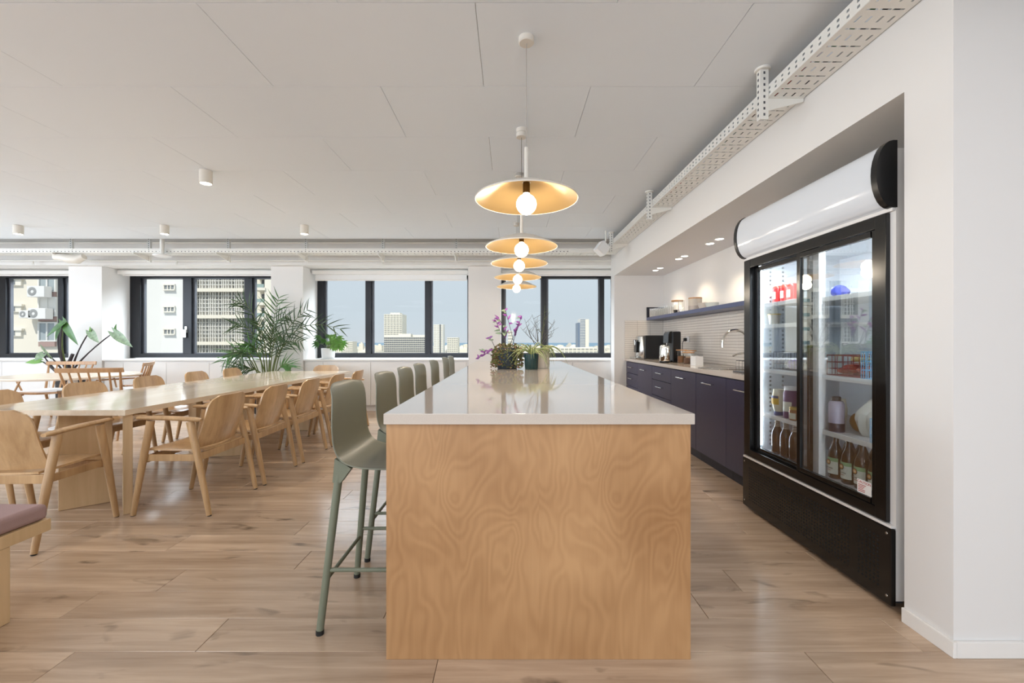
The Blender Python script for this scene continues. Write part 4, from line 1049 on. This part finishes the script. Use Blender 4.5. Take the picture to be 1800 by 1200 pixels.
# ================================================================== ROUND TABLE + SPINDLE CHAIRS
rt = thing('round_table', 'round white-topped table by the left windows', 'table', (-6.15, 6.0, 0))
B().lathe([(0, .70), (.70, .70), (.735, .705), (.745, .718), (.745, .730), (.74, .734), (0, .735)], 64, (-6.15, 6.0, 0)).build('tabletop', pbr('white_table_top', srgb(232, 222, 208), .2), rt)
B().tube([(-6.15, 6.0, .03), (-6.15, 6.0, .699)], .05, 20).build('column', POTW, rt)
B().lathe([(0, .001), (.24, .001), (.24, .012), (.1, .03), (0, .03)], 40, (-6.15, 6.0, 0)).build('base', POTW, rt)
def spindle_chair():
    r = thing('spindle_armchair', '', 'chair')       # faces +Y
    G = [[(-.30+.6*j/12, -.20+.48*i/8 + (.02*math.cos((j/6-1)*PI/2) if i == 8 else 0), .425+.012*abs(j/6-1)**2 + .012*i/8) for j in range(13)] for i in range(9)]
    B().shell(G, .03).build('seat', OAKR, r, ang=50)
    G = [[(-.27+.54*j/8, -.17+.42*i/6, .448+.012*i/8+.03*math.sin(PI*i/6)*math.sin(PI*j/8)) for j in range(9)] for i in range(7)]
    B().shell(G, .03).build('seat_pad', POTW, r, ang=60)
    for sx in (-1, 1):
        B().tube([(.31*sx, .27, 0), (.265*sx, .20, .425)], [.014, .02], 12).build('leg', OAKR, r)
        B().tube([(.30*sx, -.30, 0), (.25*sx, -.15, .42)], [.014, .02], 12).build('leg', OAKR, r)
        B().tube([(.33*sx, .24, .640), (.335*sx, .0, .648), (.322*sx, -.225, .655)], [.016, .019, .017], 10, flat=.6).build('armrest', OAKR, r)
        B().tube([(.285*sx, .15, .44), (.33*sx, .20, .636)], .012, 10).build('arm_post', OAKR, r)
    for k in range(7):
        u = k/3-1
        y0, y1 = -.175-.02*(1-u*u), -.285-.03*(1-u*u)
        B().tube([(.275*u, y0, .43), (.30*u, (y0+y1)/2-.005, .64), (.325*u, y1, .835)], [.0115, .0125, .0095] if 0 < k < 6 else [.017, .016, .011], 10).build('spindle', OAKR, r)
    G = [[(.365*(j/8-1), -.285-.03*(1-(j/8-1)**2)-.012*i/3, .828+.052*i/3) for j in range(17)] for i in range(4)]
    B().shell(G, .02).build('top_rail', OAKR, r, ang=50)
    return r
sc = spindle_chair()
for i, (x, y, rz, lb) in enumerate(((-5.10, 5.42, math.radians(8), 'spindle-back wooden armchair in front of the round table, back to the camera'), (-6.98, 6.52, math.radians(185), 'spindle-back wooden armchair behind the round table'), (-5.93, 6.56, math.radians(120), 'spindle-back wooden armchair right of the round table, seen from its side'), (-7.14, 5.72, math.radians(-84), 'spindle-back wooden armchair at the left edge, only its arms in view'))):
    r = sc if i == 0 else dup(sc)
    r.location = (x, y, 0); r.rotation_euler = (0, 0, rz); r['label'] = lb; r['group'] = 'spindle armchairs at the round table'

# ================================================================== PLANTS
def leaf_mesh(b, base, tip, width, normal=(0, -1, .3), lobes=0.0, fold=.15, droop=.1, n=8):
    """broad leaf from base to tip as a thin curved sheet"""
    base, tip = Vector(base), Vector(tip); ax = tip-base; L_ = ax.length; ax.normalize()
    nrm = Vector(normal); nrm = (nrm-ax*nrm.dot(ax)).normalized(); side = ax.cross(nrm)
    G = []
    for i in range(n+1):
        t = i/n
        wv = width*(math.sin(PI*min(1, (t+.06)/1.06)**.7)**.8)*(1-t*.35) if t < 1 else .0
        wv = max(wv, .0006)
        row = []
        for j in range(-2, 3):
            u = j/2
            back = -lobes*L_*abs(u)*max(0, 1-t*3.5)
            row.append(base+ax*(L_*t+back)+side*(u*wv/2)+nrm*(fold*abs(u)*wv/2 - droop*L_*t*t))
        G.append(row)
    b.shell(G, .0015)
def bez(p0, p1, p2, n=8):
    p0, p1, p2 = Vector(p0), Vector(p1), Vector(p2)
    return [p0*(1-t)**2+p1*2*t*(1-t)+p2*t*t for t in [k/n for k in range(n+1)]]
# big philodendron by the first pillar
PY = 7.0
pc = P(112, 600, PY); pc.z = 0
ph = thing('potted_philodendron', 'large arrow-leaved plant in black pot by the left pillar', 'plant', (pc.x, 7.11, 0))
B().lathe([(0, .001), (.15, .001), (.17, .05), (.18, .55), (.17, .555), (.16, .53), (0, .53)], 28, (pc.x, 7.11, 0)).build('pot', POTK, ph)
B().lathe([(0, .545), (.16, .535)], 20, (pc.x, 7.11, 0)).build('soil', SOIL, ph, fix=False)
leaves = [((111, 567), (79, 591), .10, LEAF, (96, 655)), ((112, 567), (134, 606), .13, LEAF, (101, 650)), ((158, 582), (172, 602), .14, LEAFV, (125, 655)), ((200, 584), (230, 609), .16, LEAFV, (130, 660)),
          ((71, 634), (43, 637), .10, LEAFB, (88, 665)), ((76, 622), (60, 633), .15, LEAFV, (80, 660)), ((88, 627), (68, 604), .045, LEAFV, (95, 655)), ((104, 578), (96, 598), .07, LEAF, (94, 650)), ((160, 588), (157, 574), .06, LEAFB, (122, 655)), ((203, 583), (203, 569), .07, LEAF, (128, 655))]
for i, (bs_, tp, wd, mt, st_) in enumerate(leaves):
    yb = 6.9 + .03*(i % 5)
    base = P(bs_[0], bs_[1], yb); tip = P(tp[0], tp[1], yb-.08)
    root = Vector((pc.x+.05*math.cos(i), 7.09+.05*math.sin(i), .53))
    mid = P(st_[0], st_[1]-25, yb+.05)
    if i < 8: B().tube(bez(root, mid, base), [.014]*5+[.010]*3+[.007], 8).build('stem', STEMK if i != 1 else STEMG, ph)
    b = B(); leaf_mesh(b, base, tip, wd, lobes=.25, droop=.08); b.build('leaf', mt, ph)
B().tube([Vector((pc.x+.03, 7.1, .53)), P(120, 640, 7.0), P(128, 622, 7.0)], [.03, .026, .024], 10).build('trunk', STEMK, ph)
# areca palm behind the table
pb = P(468, 600, 7.05); pb.z = 0
pal = thing('potted_palm', 'tall feathery palm behind the long table by the second pillar', 'plant', (pb.x, 7.05, 0))
B().lathe([(0, .001), (.14, .001), (.18, .04), (.2, .38), (.19, .385), (.17, .36), (0, .36)], 28, (pb.x, 7.05, 0)).build('pot', POTK, pal)
B().lathe([(0, .37), (.17, .362)], 20, (pb.x, 7.05, 0)).build('soil', SOIL, pal, fix=False)
fronds = [((452, 655), (430, 600), (397, 632), 7.0), ((455, 655), (430, 585), (418, 640), 6.9), ((462, 655), (450, 560), (412, 570), 7.1), ((466, 655), (455, 530), (418, 530), 7.1), ((472, 655), (478, 560), (490, 524), 7.2), ((478, 655), (492, 575), (540, 545), 7.0),
          ((484, 655), (500, 545), (598, 578), 6.95), ((480, 655), (490, 590), (528, 600), 6.9), ((486, 655), (500, 630), (512, 645), 6.85), ((458, 655), (440, 640), (412, 655), 6.85), ((470, 655), (466, 590), (455, 566), 6.8), ((475, 655), (478, 590), (492, 590), 6.8), ((466, 655), (448, 600), (436, 606), 6.78), ((474, 655), (470, 560), (505, 556), 7.15)]
for i, (p0, p1, p2, yy) in enumerate(fronds):
    yy = min(yy, 6.98)
    rnd = random.Random(50+i)
    root = Vector((pb.x+.07*math.cos(i*1.9), 7.05+.07*math.sin(i*1.9), .36))
    a0 = P(p0[0], p0[1], 7.05); a1 = P(p1[0], p1[1], (yy+7.05)/2); a2 = P(p2[0], p2[1], yy)
    B().tube([root, (root+a0)/2, a0], [.018, .016, .012], 8).build('cane', STEMG, pal)
    sp_ = bez(a0, a1, a2, 16)
    fo = B().tube(sp_, [.011-.0085*k/16 for k in range(17)], 6).build('frond', STEMG, pal)
    b = B()
    for k in range(4, 17):
        t_ = (sp_[min(k+1, 16)]-sp_[k-1]).normalized()
        side = t_.cross(Vector((.2, -1, .25))).normalized()
        L_ = .34*math.sin(PI*(k-2)/16.5)**.7*rnd.uniform(.7, 1.15)
        for s_ in (-1, 1):
            d = (t_*rnd.uniform(.6, 1.0) + side*s_*rnd.uniform(.45, .85) + Vector((0, rnd.uniform(-.6, .05), rnd.uniform(-.3, .1)))).normalized()
            leaf_mesh(b, sp_[k], sp_[k]+d*L_, .021, normal=(0, -1, .5), fold=.3, droop=.22, n=5)
    b.build('leaflet', LEAFD if i % 4 else LEAF, fo, kind='stuff')
# split-leaf plant in white pot on the sill
mc = P(577, 628, 7.62); mz = .8905
mo = thing('sill_plant', 'bright split-leaf plant in white pot on the window sill', 'plant', (mc.x, 7.62, mz))
B().lathe([(0, mz+.001), (.125, mz+.001), (.13, mz+.008), (.125, mz+.016), (0, mz+.016)], 28, (mc.x, 7.62, 0)).build('saucer', POTW, mo)
B().lathe([(0, mz+.017), (.10, mz+.017), (.108, mz+.03), (.118, mz+.185), (.112, mz+.188), (.10, mz+.17), (0, mz+.17)], 28, (mc.x, 7.62, 0)).build('pot', POTW, mo)
rnd = random.Random(5)
for i in range(26):
    a = rnd.uniform(0, 2*PI); el = rnd.uniform(-.1, 1.2); rr = rnd.uniform(.12, .26)
    if i % 2: a = rnd.uniform(-.9, .9)
    c0 = Vector((mc.x, 7.60, mz+.19))
    base = c0 + Vector((math.cos(a)*rr*math.cos(el), min(.18, math.sin(a)*rr*.6*math.cos(el)), .04+rr*math.sin(el)))
    tip = base + Vector((math.cos(a)*.10, -.03, -.05-.04*rnd.random()))
    B().tube(bez(c0-Vector((0, 0, .03)), (c0+base)/2+Vector((0, 0, .05)), base, 4), .003, 5).build('stem', STEMG, mo)
    b = B(); ax = (tip-base)
    for f_ in (-.9, -.45, 0, .45, .9):      # finger lobes of one leaf
        d = Matrix.Rotation(f_, 3, 'Y') @ ax
        leaf_mesh(b, base, base+d*(1.25-abs(f_)*.35), .042, normal=(0, -1, .4), droop=.1, n=5)
    b.build('leaf', LEAFB if (base.x > mc.x) else LEAF, mo)
# island plants
IZ = .9315
def tiny_leaf(b, c, d, L_, w_):
    leaf_mesh(b, c, Vector(c)+Vector(d)*L_, w_, normal=(.1, -1, .5), n=3, droop=.1)
ip = thing('trailing_plant', 'purple-flecked trailing plant in dark pot, left of the island plants', 'plant', (-.03, 4.2, IZ))
ic = Vector((-.03, 4.25, IZ))
B().lathe([(0, 0), (.095, 0), (.10, .01), (.115, .20), (.11, .205), (.10, .19), (0, .19)], 26, ic).build('pot', pbr('slate_pot', srgb(40, 52, 62), .4), ip)
rnd = random.Random(9); bt = B(); bt2 = B()
for i in range(620):
    a = rnd.uniform(0, 2*PI); z = rnd.uniform(.0, 1)**.8; rr = .105+.05*rnd.random()
    c = ic+Vector((math.cos(a)*rr, math.sin(a)*rr, .012+.235*z))
    if z > .82: c = ic+Vector((math.cos(a)*rr*rnd.random(), math.sin(a)*rr*rnd.random(), .19+.06*rnd.random()))
    tiny_leaf(bt if rnd.random() < .75 else bt2, c, Vector((math.cos(a)+rnd.uniform(-.6, .6), math.sin(a)+rnd.uniform(-.6, .6), rnd.uniform(-.8, .5))).normalized(), rnd.uniform(.018, .032), .018)
bt.build('foliage', pbr('moss_leaf', srgb(92, 96, 48), .5, var=.35, bscale=18), ip, kind='stuff')
bt2.build('reddish_foliage', pbr('russet_leaf', srgb(112, 76, 50), .5, var=.3, bscale=18), ip, kind='stuff')
stems = [((905, 603), (893, 560), (888, 545)), ((888, 603), (888, 575), (877, 560)), ((895, 603), (910, 575), (917, 556)), ((880, 603), (888, 590), (892, 583)), ((900, 603), (905, 590), (912, 572)), ((872, 610), (862, 590), (860, 594)), ((868, 620), (855, 615), (842, 629)), ((870, 615), (858, 612), (850, 618)), ((890, 603), (880, 585), (872, 564))]
for i, (p0, p1, p2) in enumerate(stems):
    yy = 4.2-.02*(i % 4); pts = bez(P(p0[0], p0[1]+6, 4.25), P(p1[0], p1[1], yy), P(p2[0], p2[1], yy), 8)
    B().tube(pts, .0025, 5).build('stem', STEMK, ip)
    for k in (4, 5, 6, 7, 8, 8):
        d = Vector((rnd.uniform(-1, 1), rnd.uniform(-.6, .2), rnd.uniform(-.3, .8))).normalized()
        b = B(); leaf_mesh(b, pts[k], pts[k]+d*rnd.uniform(.035, .06), .024, n=4, droop=.15); b.build('leaf', PURPLE if rnd.random() < .7 else LEAFV, ip)
sp2 = thing('spider_plant', 'spider plant in dark green ribbed pot on the island', 'plant', P(934, 648, 4.15))
sc_ = P(934, 600, 4.15); sc_.z = IZ
b = B(); N_ = 48; pr = [(.058, 0), (.062, .008), (.069, .145), (.066, .147), (.06, .13)]
rings = []
for (rr, z) in pr:
    rings.append([b.bm.verts.new(sc_+Vector((math.cos(2*PI*k/N_)*(rr+(.0015 if k % 2 else -.0015)), math.sin(2*PI*k/N_)*(rr+(.0015 if k % 2 else -.0015)), z))) for k in range(N_)])
for r1, r2 in zip(rings, rings[1:]):
    for k in range(N_): b.bm.faces.new((r1[k], r1[(k+1) % N_], r2[(k+1) % N_], r2[k]))
b.bm.faces.new(rings[0][::-1]); b.bm.faces.new(rings[-1])
b.build('pot', POTG, sp2)
def ribbon(b, p0, p1, p2, w_):
    pts = bez(p0, p1, p2, 7); G = []
    for i, p in enumerate(pts):
        t_ = (pts[min(i+1, 7)]-pts[max(i-1, 0)]).normalized(); s_ = t_.cross(Vector((.1, -1, .4))).normalized(); ww = w_*(1-(i/7)**2*.9)
        G.append([p-s_*ww/2, p+t_.cross(s_)*ww*.12, p+s_*ww/2])
    b.shell(G, .001)
rnd = random.Random(31)
for i in range(34):
    a = rnd.uniform(0, 2*PI); rr = rnd.uniform(.14, .30); h = rnd.uniform(.03, .13)
    p0 = sc_+Vector((0, 0, .14)); p1 = p0+Vector((math.cos(a)*rr*.45, math.sin(a)*rr*.35, h+.06)); p2 = p0+Vector((math.cos(a)*rr, math.sin(a)*rr*.6, max(h-.12*rnd.random()*2*rr/.3, -.13)))
    b = B(); ribbon(b, p0, p1, p2, .013); b.build('leaf', SPIDER, sp2)
rnd = random.Random(32)
cp_ = thing('cream_potted_plant', 'drooping grassy plant with bare twigs in cream pot on the island', 'plant', P(953, 645, 4.3))
cc = P(953, 600, 4.33); cc.z = IZ
B().lathe([(0, 0), (.07, 0), (.074, .01), (.078, .20), (.073, .203), (.066, .18), (0, .18)], 26, cc).build('pot', POTC, cp_)
for i in range(24):
    a = rnd.uniform(-1.5, 1.5); rr = rnd.uniform(.1, .27)
    p0 = cc+Vector((0, 0, .19)); p1 = p0+Vector((math.cos(a)*rr*.6, math.sin(a)*rr*.3, .10)); p2 = p0+Vector((math.cos(a)*rr, math.sin(a)*rr*.4-.05, -.05-.12*rnd.random()))
    b = B(); ribbon(b, p0, p1, p2, .010); b.build('leaf', SPIDER, cp_)
tw = [(950, 610, 958, 537), (940, 605, 922, 560), (945, 605, 915, 575), (945, 600, 935, 552), (950, 600, 975, 565), (952, 605, 968, 575), (948, 605, 930, 580), (955, 605, 972, 590), (946, 600, 940, 560), (951, 605, 962, 555)]
for i, (a_, b_, c_, d_) in enumerate(tw):
    pts = bez(P(a_, b_, 4.33), P((a_+c_)/2+rnd.uniform(-4, 4), (b_+d_)/2, 4.3), P(c_, d_, 4.25), 6)
    bb = B().tube(pts, [.0035-.0004*k for k in range(7)], 5)
    for k in (2, 3, 4, 5):
        dv = Vector((rnd.uniform(-1, 1), rnd.uniform(-.3, .3), rnd.uniform(.2, 1))).normalized()*rnd.uniform(.05, .11)
        bb.tube([pts[k], pts[k]+dv*.6, pts[k]+dv+Vector((rnd.uniform(-.02, .02), 0, .01))], [.002, .0015, .001], 4)
    bb.build('twig', STEMG if i == 0 else TWIG, cp_)

# ================================================================== CITY OUTSIDE
FAC1 = pbr('facade_cream', srgb(222, 214, 198), .8, var=.03, bscale=.3); FAC2 = pbr('facade_white', srgb(222, 220, 214), .8, var=.03, bscale=.3)
FAC3 = pbr('facade_far_cream', srgb(228, 222, 208), .8); FACG = pbr('far_facade_grey', srgb(196, 192, 182), .8)
WINB = pbr('blue_grey_window', srgb(112, 126, 146), .35); WIND = pbr('dark_window', srgb(90, 96, 104), .3); ACW = pbr('ac_white', srgb(226, 224, 220), .5); BRICK = pbr('red_parapet', srgb(164, 138, 130), .8)
def wedge(b, px0, px1, pxb, Y, nose, depth, ztop):
    '''block whose far corner is cut back, so its side wall stays in sight'''
    X = lambda px, y: (px-897)*y/750
    pts = [(X(px0, Y), Y), (X(px1, Y), Y), (X(pxb, Y+nose), Y+nose), (X(pxb, Y+depth), Y+depth), (X(px0, Y+depth), Y+depth)]
    return b.prism(pts, lambda u, v, d: (u, v, d), GR, ztop)
GR = -45
def bldbox(b, px0, px1, py0, py1, Y, depth=8):
    a = P(px0, py0, Y); c = P(px1, py1, Y); b.box(a.x, c.x, Y, Y+depth, c.z, a.z); return b
GR = -45
PALEPANE = pbr('pale_pane', srgb(158, 166, 168), .3); ACG = pbr('fan_grey', srgb(150, 150, 148), .5); SLOT = pbr('grey_window', srgb(132, 136, 138), .4)
# left apartment block with air conditioners
Y = 21.0
ra = thing('apartment_building', 'cream apartment block with wall-mounted air conditioners outside the leftmost window', 'building', (P(80, 600, Y).x, Y+5, GR))
a = P(-260, 300, Y); c = P(182, 600, Y)
wedge(B(), -260, 170, 176, Y, .4, 10, a.z).build('wall', FAC1, ra)
x0, x1 = P(14, 0, Y).x, P(40, 0, Y).x
for py in (491, 537.5, 580):
    z = P(0, py, Y).z
    b = B().box(x0, x1, Y-.08, Y, z-.30, z-.02).box(x0-.1, x1+.1, Y-.14, Y, z-.02, z+.08)
    o = b.build('window', FAC3, ra)
    xm = P(23, 0, Y).x
    B().box(xm-.18, xm+.18, Y-.10, Y-.06, z-.26, z-.05).build('pane', SLOT, o)
for k, py in enumerate((497, 540, 584)):
    xa, xb = P(72, 0, Y).x, P(99, 0, Y).x; z0, z1 = P(0, py+14, Y).z, P(0, py-16, Y).z
    f = B().box(xa-.06, xb+.06, Y-.10, Y-.0, z0-.06, z0).box(xa-.06, xb+.06, Y-.10, Y, z1, z1+.06).box(xa-.06, xa, Y-.10, Y, z0, z1).box(xb, xb+.06, Y-.1, Y, z0, z1).box((xa+xb)/2-.03, (xa+xb)/2+.03, Y-.1, Y, z0, z1).build('window', FAC2, ra)
    B().box(xa, xb, Y-.05, Y-.03, z0, z1).build('pane', FAC2 if k == 1 else PALEPANE, f)
    B().box(xa-.02, xb+.02, Y-.10, Y-.0, z0-.30, z0-.07).build('parapet', BRICK, ra)
def ac(px, py, par, s=.9):
    c = P(px, py, Y); o = B().box(c.x-.42*s, c.x+.42*s, Y-.50, Y-.14, c.z-.26*s, c.z+.26*s, .02).build('air_conditioner', ACW, par)
    B().lathe([(.08*s, .004), (.15*s, .012), (.21*s, 0)], 20, (c.x-.16*s, Y-.505, c.z), Matrix.Rotation(PI/2, 4, 'X')).build('fan_grille', ACG, o, fix=False)
for px, py, s in ((82, 514, 1), (84, 552, 1), (64, 553, .7)): ac(px, py, ra, s)
# white side wall with three small windows
Y = 22.0
rb = thing('apartment_building', 'plain white apartment wall with three small stacked windows', 'building', (P(255, 600, Y).x, Y+3, GR))
wedge(B(), 182, 322, 337, Y, .7, 8, P(0, 380, Y).z).build('wall', FAC2, rb)
for py in (505, 543.5, 583):
    xa, xb = P(290, 0, Y).x, P(307, 0, Y).x; z0, z1 = P(0, py+3.6, Y).z, P(0, py-3.6, Y).z
    f = B().box(xa-.05, xb+.05, Y-.08, Y, z1, z1+.07).box(xa-.05, xb+.05, Y-.1, Y, z0-.06, z0).box(xa-.05, xa, Y-.06, Y, z0, z1).box(xb, xb+.05, Y-.06, Y, z0, z1)
    for k in (1, 2): f.box(xa+(xb-xa)*k/3-.02, xa+(xb-xa)*k/3+.02, Y-.06, Y, z0, z1)
    o = f.build('window', FAC3, rb); B().box(xa, xb, Y-.03, Y-.01, z0, z1).build('pane', SLOT, o)
# gridded tower
Y = 46.0
rc = thing('office_tower', 'gridded office tower with blue-grey glass and white floor bands', 'building', (P(385, 600, Y).x, Y+8, GR))
xa, xb = P(338, 0, Y).x, P(433, 0, Y).x
wedge(B(), 338, 433, 436, Y+.4, .3, 14, P(0, 400, Y).z).build('wall', WINB, rc)
B().box(xa-.7, P(345.5, 0, Y).x, Y-.3, Y+.39, GR, P(0, 400, Y).z).build('corner_pier', FAC2, rc)
bands = (416, 462.5, 510, 556.6, 603.2, 650)
for py in bands[1:]: B().box(P(345.6, 0, Y).x, xb, Y-.35, Y+.39, P(0, py+3, Y).z, P(0, py-3, Y).z).build('floor_band', FAC3, rc)
b = B()
for py0, py1 in zip(bands, bands[1:]):
    for k in range(1, 6):
        z = P(0, py0+3+(py1-py0-6)*k/6, Y).z; b.box(P(345.6, 0, Y).x, xb, Y+.1, Y+.39, z-.035, z+.035)
x = 350.2; k = 0
while x < 432:
    b.box(P(x, 0, Y).x-.035, P(x, 0, Y).x+.035, Y+.05, Y+.39, P(0, 660, Y).z, P(0, 402, Y).z); x += (4.2, 5.6, 5.8, 3.4, 4.0)[k % 5]; k += 1
b.build('glazing_bar', FAC2, rc, kind='stuff')
b = B(); rnd = random.Random(77)
for _ in range(90):
    px = 346+rnd.random()*80; i = rnd.randrange(5); py = bands[i]+4+rnd.randrange(6)*(bands[i+1]-bands[i]-6)/6
    b.box(P(px, 0, Y).x, P(px+4.5, 0, Y).x, Y+.34, Y+.395, P(0, py+7, Y).z, P(0, py, Y).z)
b.build('dark_pane', WIND, rc, kind='stuff')
# balcony building beside it
Y = 34.0
rd = thing('balcony_building', 'cream balcony building behind the palm, right of the gridded tower', 'building', (P(465, 600, Y).x, Y+5, GR))
wedge(B(), 441, 490, 496, Y+1.2, .5, 9, P(0, 400, Y).z).box(P(465, 0, Y).x, P(490, 0, Y).x, Y, Y+1.199, GR, P(0, 400, Y).z).build('wall', FAC3, rd)
for py in (462, 485, 507, 533, 558, 583, 607):
    B().box(P(441, 0, Y).x, P(467, 0, Y).x, Y-.1, Y+1.19, P(0, py+3, Y).z, P(0, py-1.5, Y).z).build('balcony_slab', FAC3, rd)
    o = B().box(P(446, 0, Y).x, P(464, 0, Y).x, Y+1.1, Y+1.19, P(0, py-3, Y).z, P(0, py-19, Y).z).build('window', WIND, rd)
    B().box(P(446, 0, Y).x, P(464, 0, Y).x, Y-.02, Y, P(0, py-2, Y).z, P(0, py-8, Y).z).build('balustrade', pbr('green_glass_rail', srgb(150, 168, 164), .2), rd)
# ground and sea
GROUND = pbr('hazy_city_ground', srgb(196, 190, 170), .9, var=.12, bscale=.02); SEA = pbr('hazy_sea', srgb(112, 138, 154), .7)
FARW = pbr('far_window', srgb(158, 158, 152), .5)
structure(B().box(-6000, 6000, 60, 3900, GR-1, GR).build('city_ground', GROUND))
tag(B().box(-12000, 12000, 3905, 15000, GR-3, GR-1.5).build('sea', SEA), 'strip of hazy blue sea on the horizon', 'sea')['kind'] = 'stuff'
def tower(name, label, px0, px1, py0, Y, depth, mat, fl, cols, winm=FARW, inset=.12, py_end=626):
    a = P(px0, py0, Y); c = P(px1, 0, Y)
    r = thing(name, label, 'building', ((a.x+c.x)/2, Y+depth/2, GR))
    B().box(a.x, c.x, Y, Y+depth, GR, a.z).build('wall', mat, r)
    b = B(); W = c.x-a.x; H = a.z-P(0, py_end, Y).z
    for i in range(fl):
        for j in range(cols):
            x = a.x+W*(j+inset)/cols; z = a.z-H*(i+.3)/fl
            b.box(x, x+W*(1-2*inset)/cols, Y-.3, Y+.1, z-H*.5/fl, z)
    b.build('window', winm, r, kind='stuff')
    return r
t = tower('hotel_tower', 'tall white hotel tower over the long low block', 675, 707, 552, 620, 26, FAC3, 22, 6)
b = B(); bldbox(b, 686, 703, 549.5, 553, 622, 14); b.build('roof_plant', FAC3, t)
t = tower('hotel_block', 'long gridded hotel block in front of the white tower', 675, 747, 592, 560, 26, FACG, 9, 22, WIND)
b = B(); bldbox(b, 700, 722, 586.5, 592, 568, 12); b.build('roof_plant', FAC3, t)
b = B(); bldbox(b, 675, 747, 588.5, 592.2, 575, 14); b.build('roof_plant', FAC3, t)
t = tower('striped_tower', 'slim pale tower with dark vertical stripe', 762, 779, 570, 900, 24, FAC2, 18, 3, FACG)
B().box(P(773, 0, 900).x, P(774.6, 0, 900).x, 899, 900, GR, P(0, 570, 900).z).build('stripe', WIND, t)
tower('stepped_block', 'stout cream apartment block right of the slim tower', 786, 805, 593, 800, 24, FAC3, 9, 5)
t = tower('glass_tower', 'glass and white tower through the window behind the plants', 1020, 1029, 560, 700, 26, FAC2, 24, 3, WINB, .05)
B().box(P(1029, 0, 700).x, P(1035, 0, 700).x, 699, 726, GR, P(0, 561, 700).z).build('white_wing', FAC3, t)
B().box(P(1016, 0, 700).x, P(1020, 0, 700).x, 702, 726, GR, P(0, 567, 700).z).build('side_wing', WINB, t)
tower('far_block', 'pale slender far block behind the purple plant', 893, 901, 581, 800, 20, FAC3, 8, 3)
tower('far_block', 'cream far block right of the sill plant', 608, 620, 600, 700, 20, FAC3, 8, 4)
tower('mall_building', 'wide cream mall building below the glass tower', 985, 1050, 611, 520, 40, FAC3, 3, 9)
rnd = random.Random(4); n = 0
FARM = [FAC3, FAC2, FACG, FAC1]
meshes = []
for k in range(4):
    o = B(); o.box(-8, 8, -8, 8, 0, 1); o.box(-3, 2, -2, 4, 1, 1.12); o.box(3, 5, -5, -3, 1, 1.08)
    for i in range(4):
        for j in range(5): o.box(-7+3*j, -5.4+3*j, -8.15, -8, .14+.21*i, .27+.21*i)
    meshes.append(o.build('far_house', FARM[k], base=False))
first = [True]*4
spots = []
def free(x, y, r):
    if any(abs(x-a)+abs(y-b_) < (r+c_)*1.5 for a, b_, c_ in spots): return False
    for k in C.objects:
        if k.get('category') == 'building' and k.location.y > 400 and abs(x-k.location.x) < r+60 and abs(y-k.location.y) < r+45: return False
    return True
bl = ['cream', 'white', 'grey', 'sand-coloured']
wh = lambda px: 'left of the hotel tower' if px < 672 else 'beyond the hotel block' if px < 750 else 'around the slim striped tower' if px < 850 else 'left of the glass tower' if px < 1016 else 'right of the glass tower'
n = 0
while n < 170:
    Y = rnd.uniform(650, 3300)
    px = rnd.choice([rnd.uniform(556, 830), rnd.uniform(875, 1078)])
    x = (px-897)*Y/750; k = rnd.randrange(4)
    h = rnd.uniform(12, 26) + (14 if rnd.random() < .12 else 0); s_ = rnd.uniform(.6, 1.3)*(1+Y/3500)
    n += 1
    if not free(x, Y, 9*s_): continue
    spots.append((x, Y, 9*s_))
    if first[k]: o = meshes[k]; first[k] = False
    else: o = meshes[k].copy(); C.objects.link(o)
    o.location = (x, Y, GR); o.scale = (s_, s_, h)
    tag(o, 'small hazy %s far house, %s, %s' % (bl[k], wh(px), 'in the nearer streets' if Y < 1300 else 'in the middle streets' if Y < 2200 else 'close to the sea'), 'house', 'far city houses')
TREE = pbr('far_tree', srgb(120, 128, 96), .9)
tm = blob('far_tree', (0, 0, 0), (1, 1, .8), 2, TREE, nz=.15, sub=2)
n = 0
for i in range(60):
    Y = rnd.uniform(520, 1500); px = rnd.choice([rnd.uniform(600, 680), rnd.uniform(745, 825), rnd.uniform(940, 1075)]); s_ = rnd.uniform(5, 9)
    x = (px-897)*Y/750
    if not free(x, Y, s_*1.5): continue
    spots.append((x, Y, s_*1.5))
    o = tm if n == 0 else tm.copy()
    if n: C.objects.link(o)
    n += 1
    o.location = (x, Y, GR+s_*.72); o.scale = (s_*1.6, s_, s_)
    tag(o, 'dusty green tree crown among the far houses, ' + wh(px), 'tree', 'far city trees')
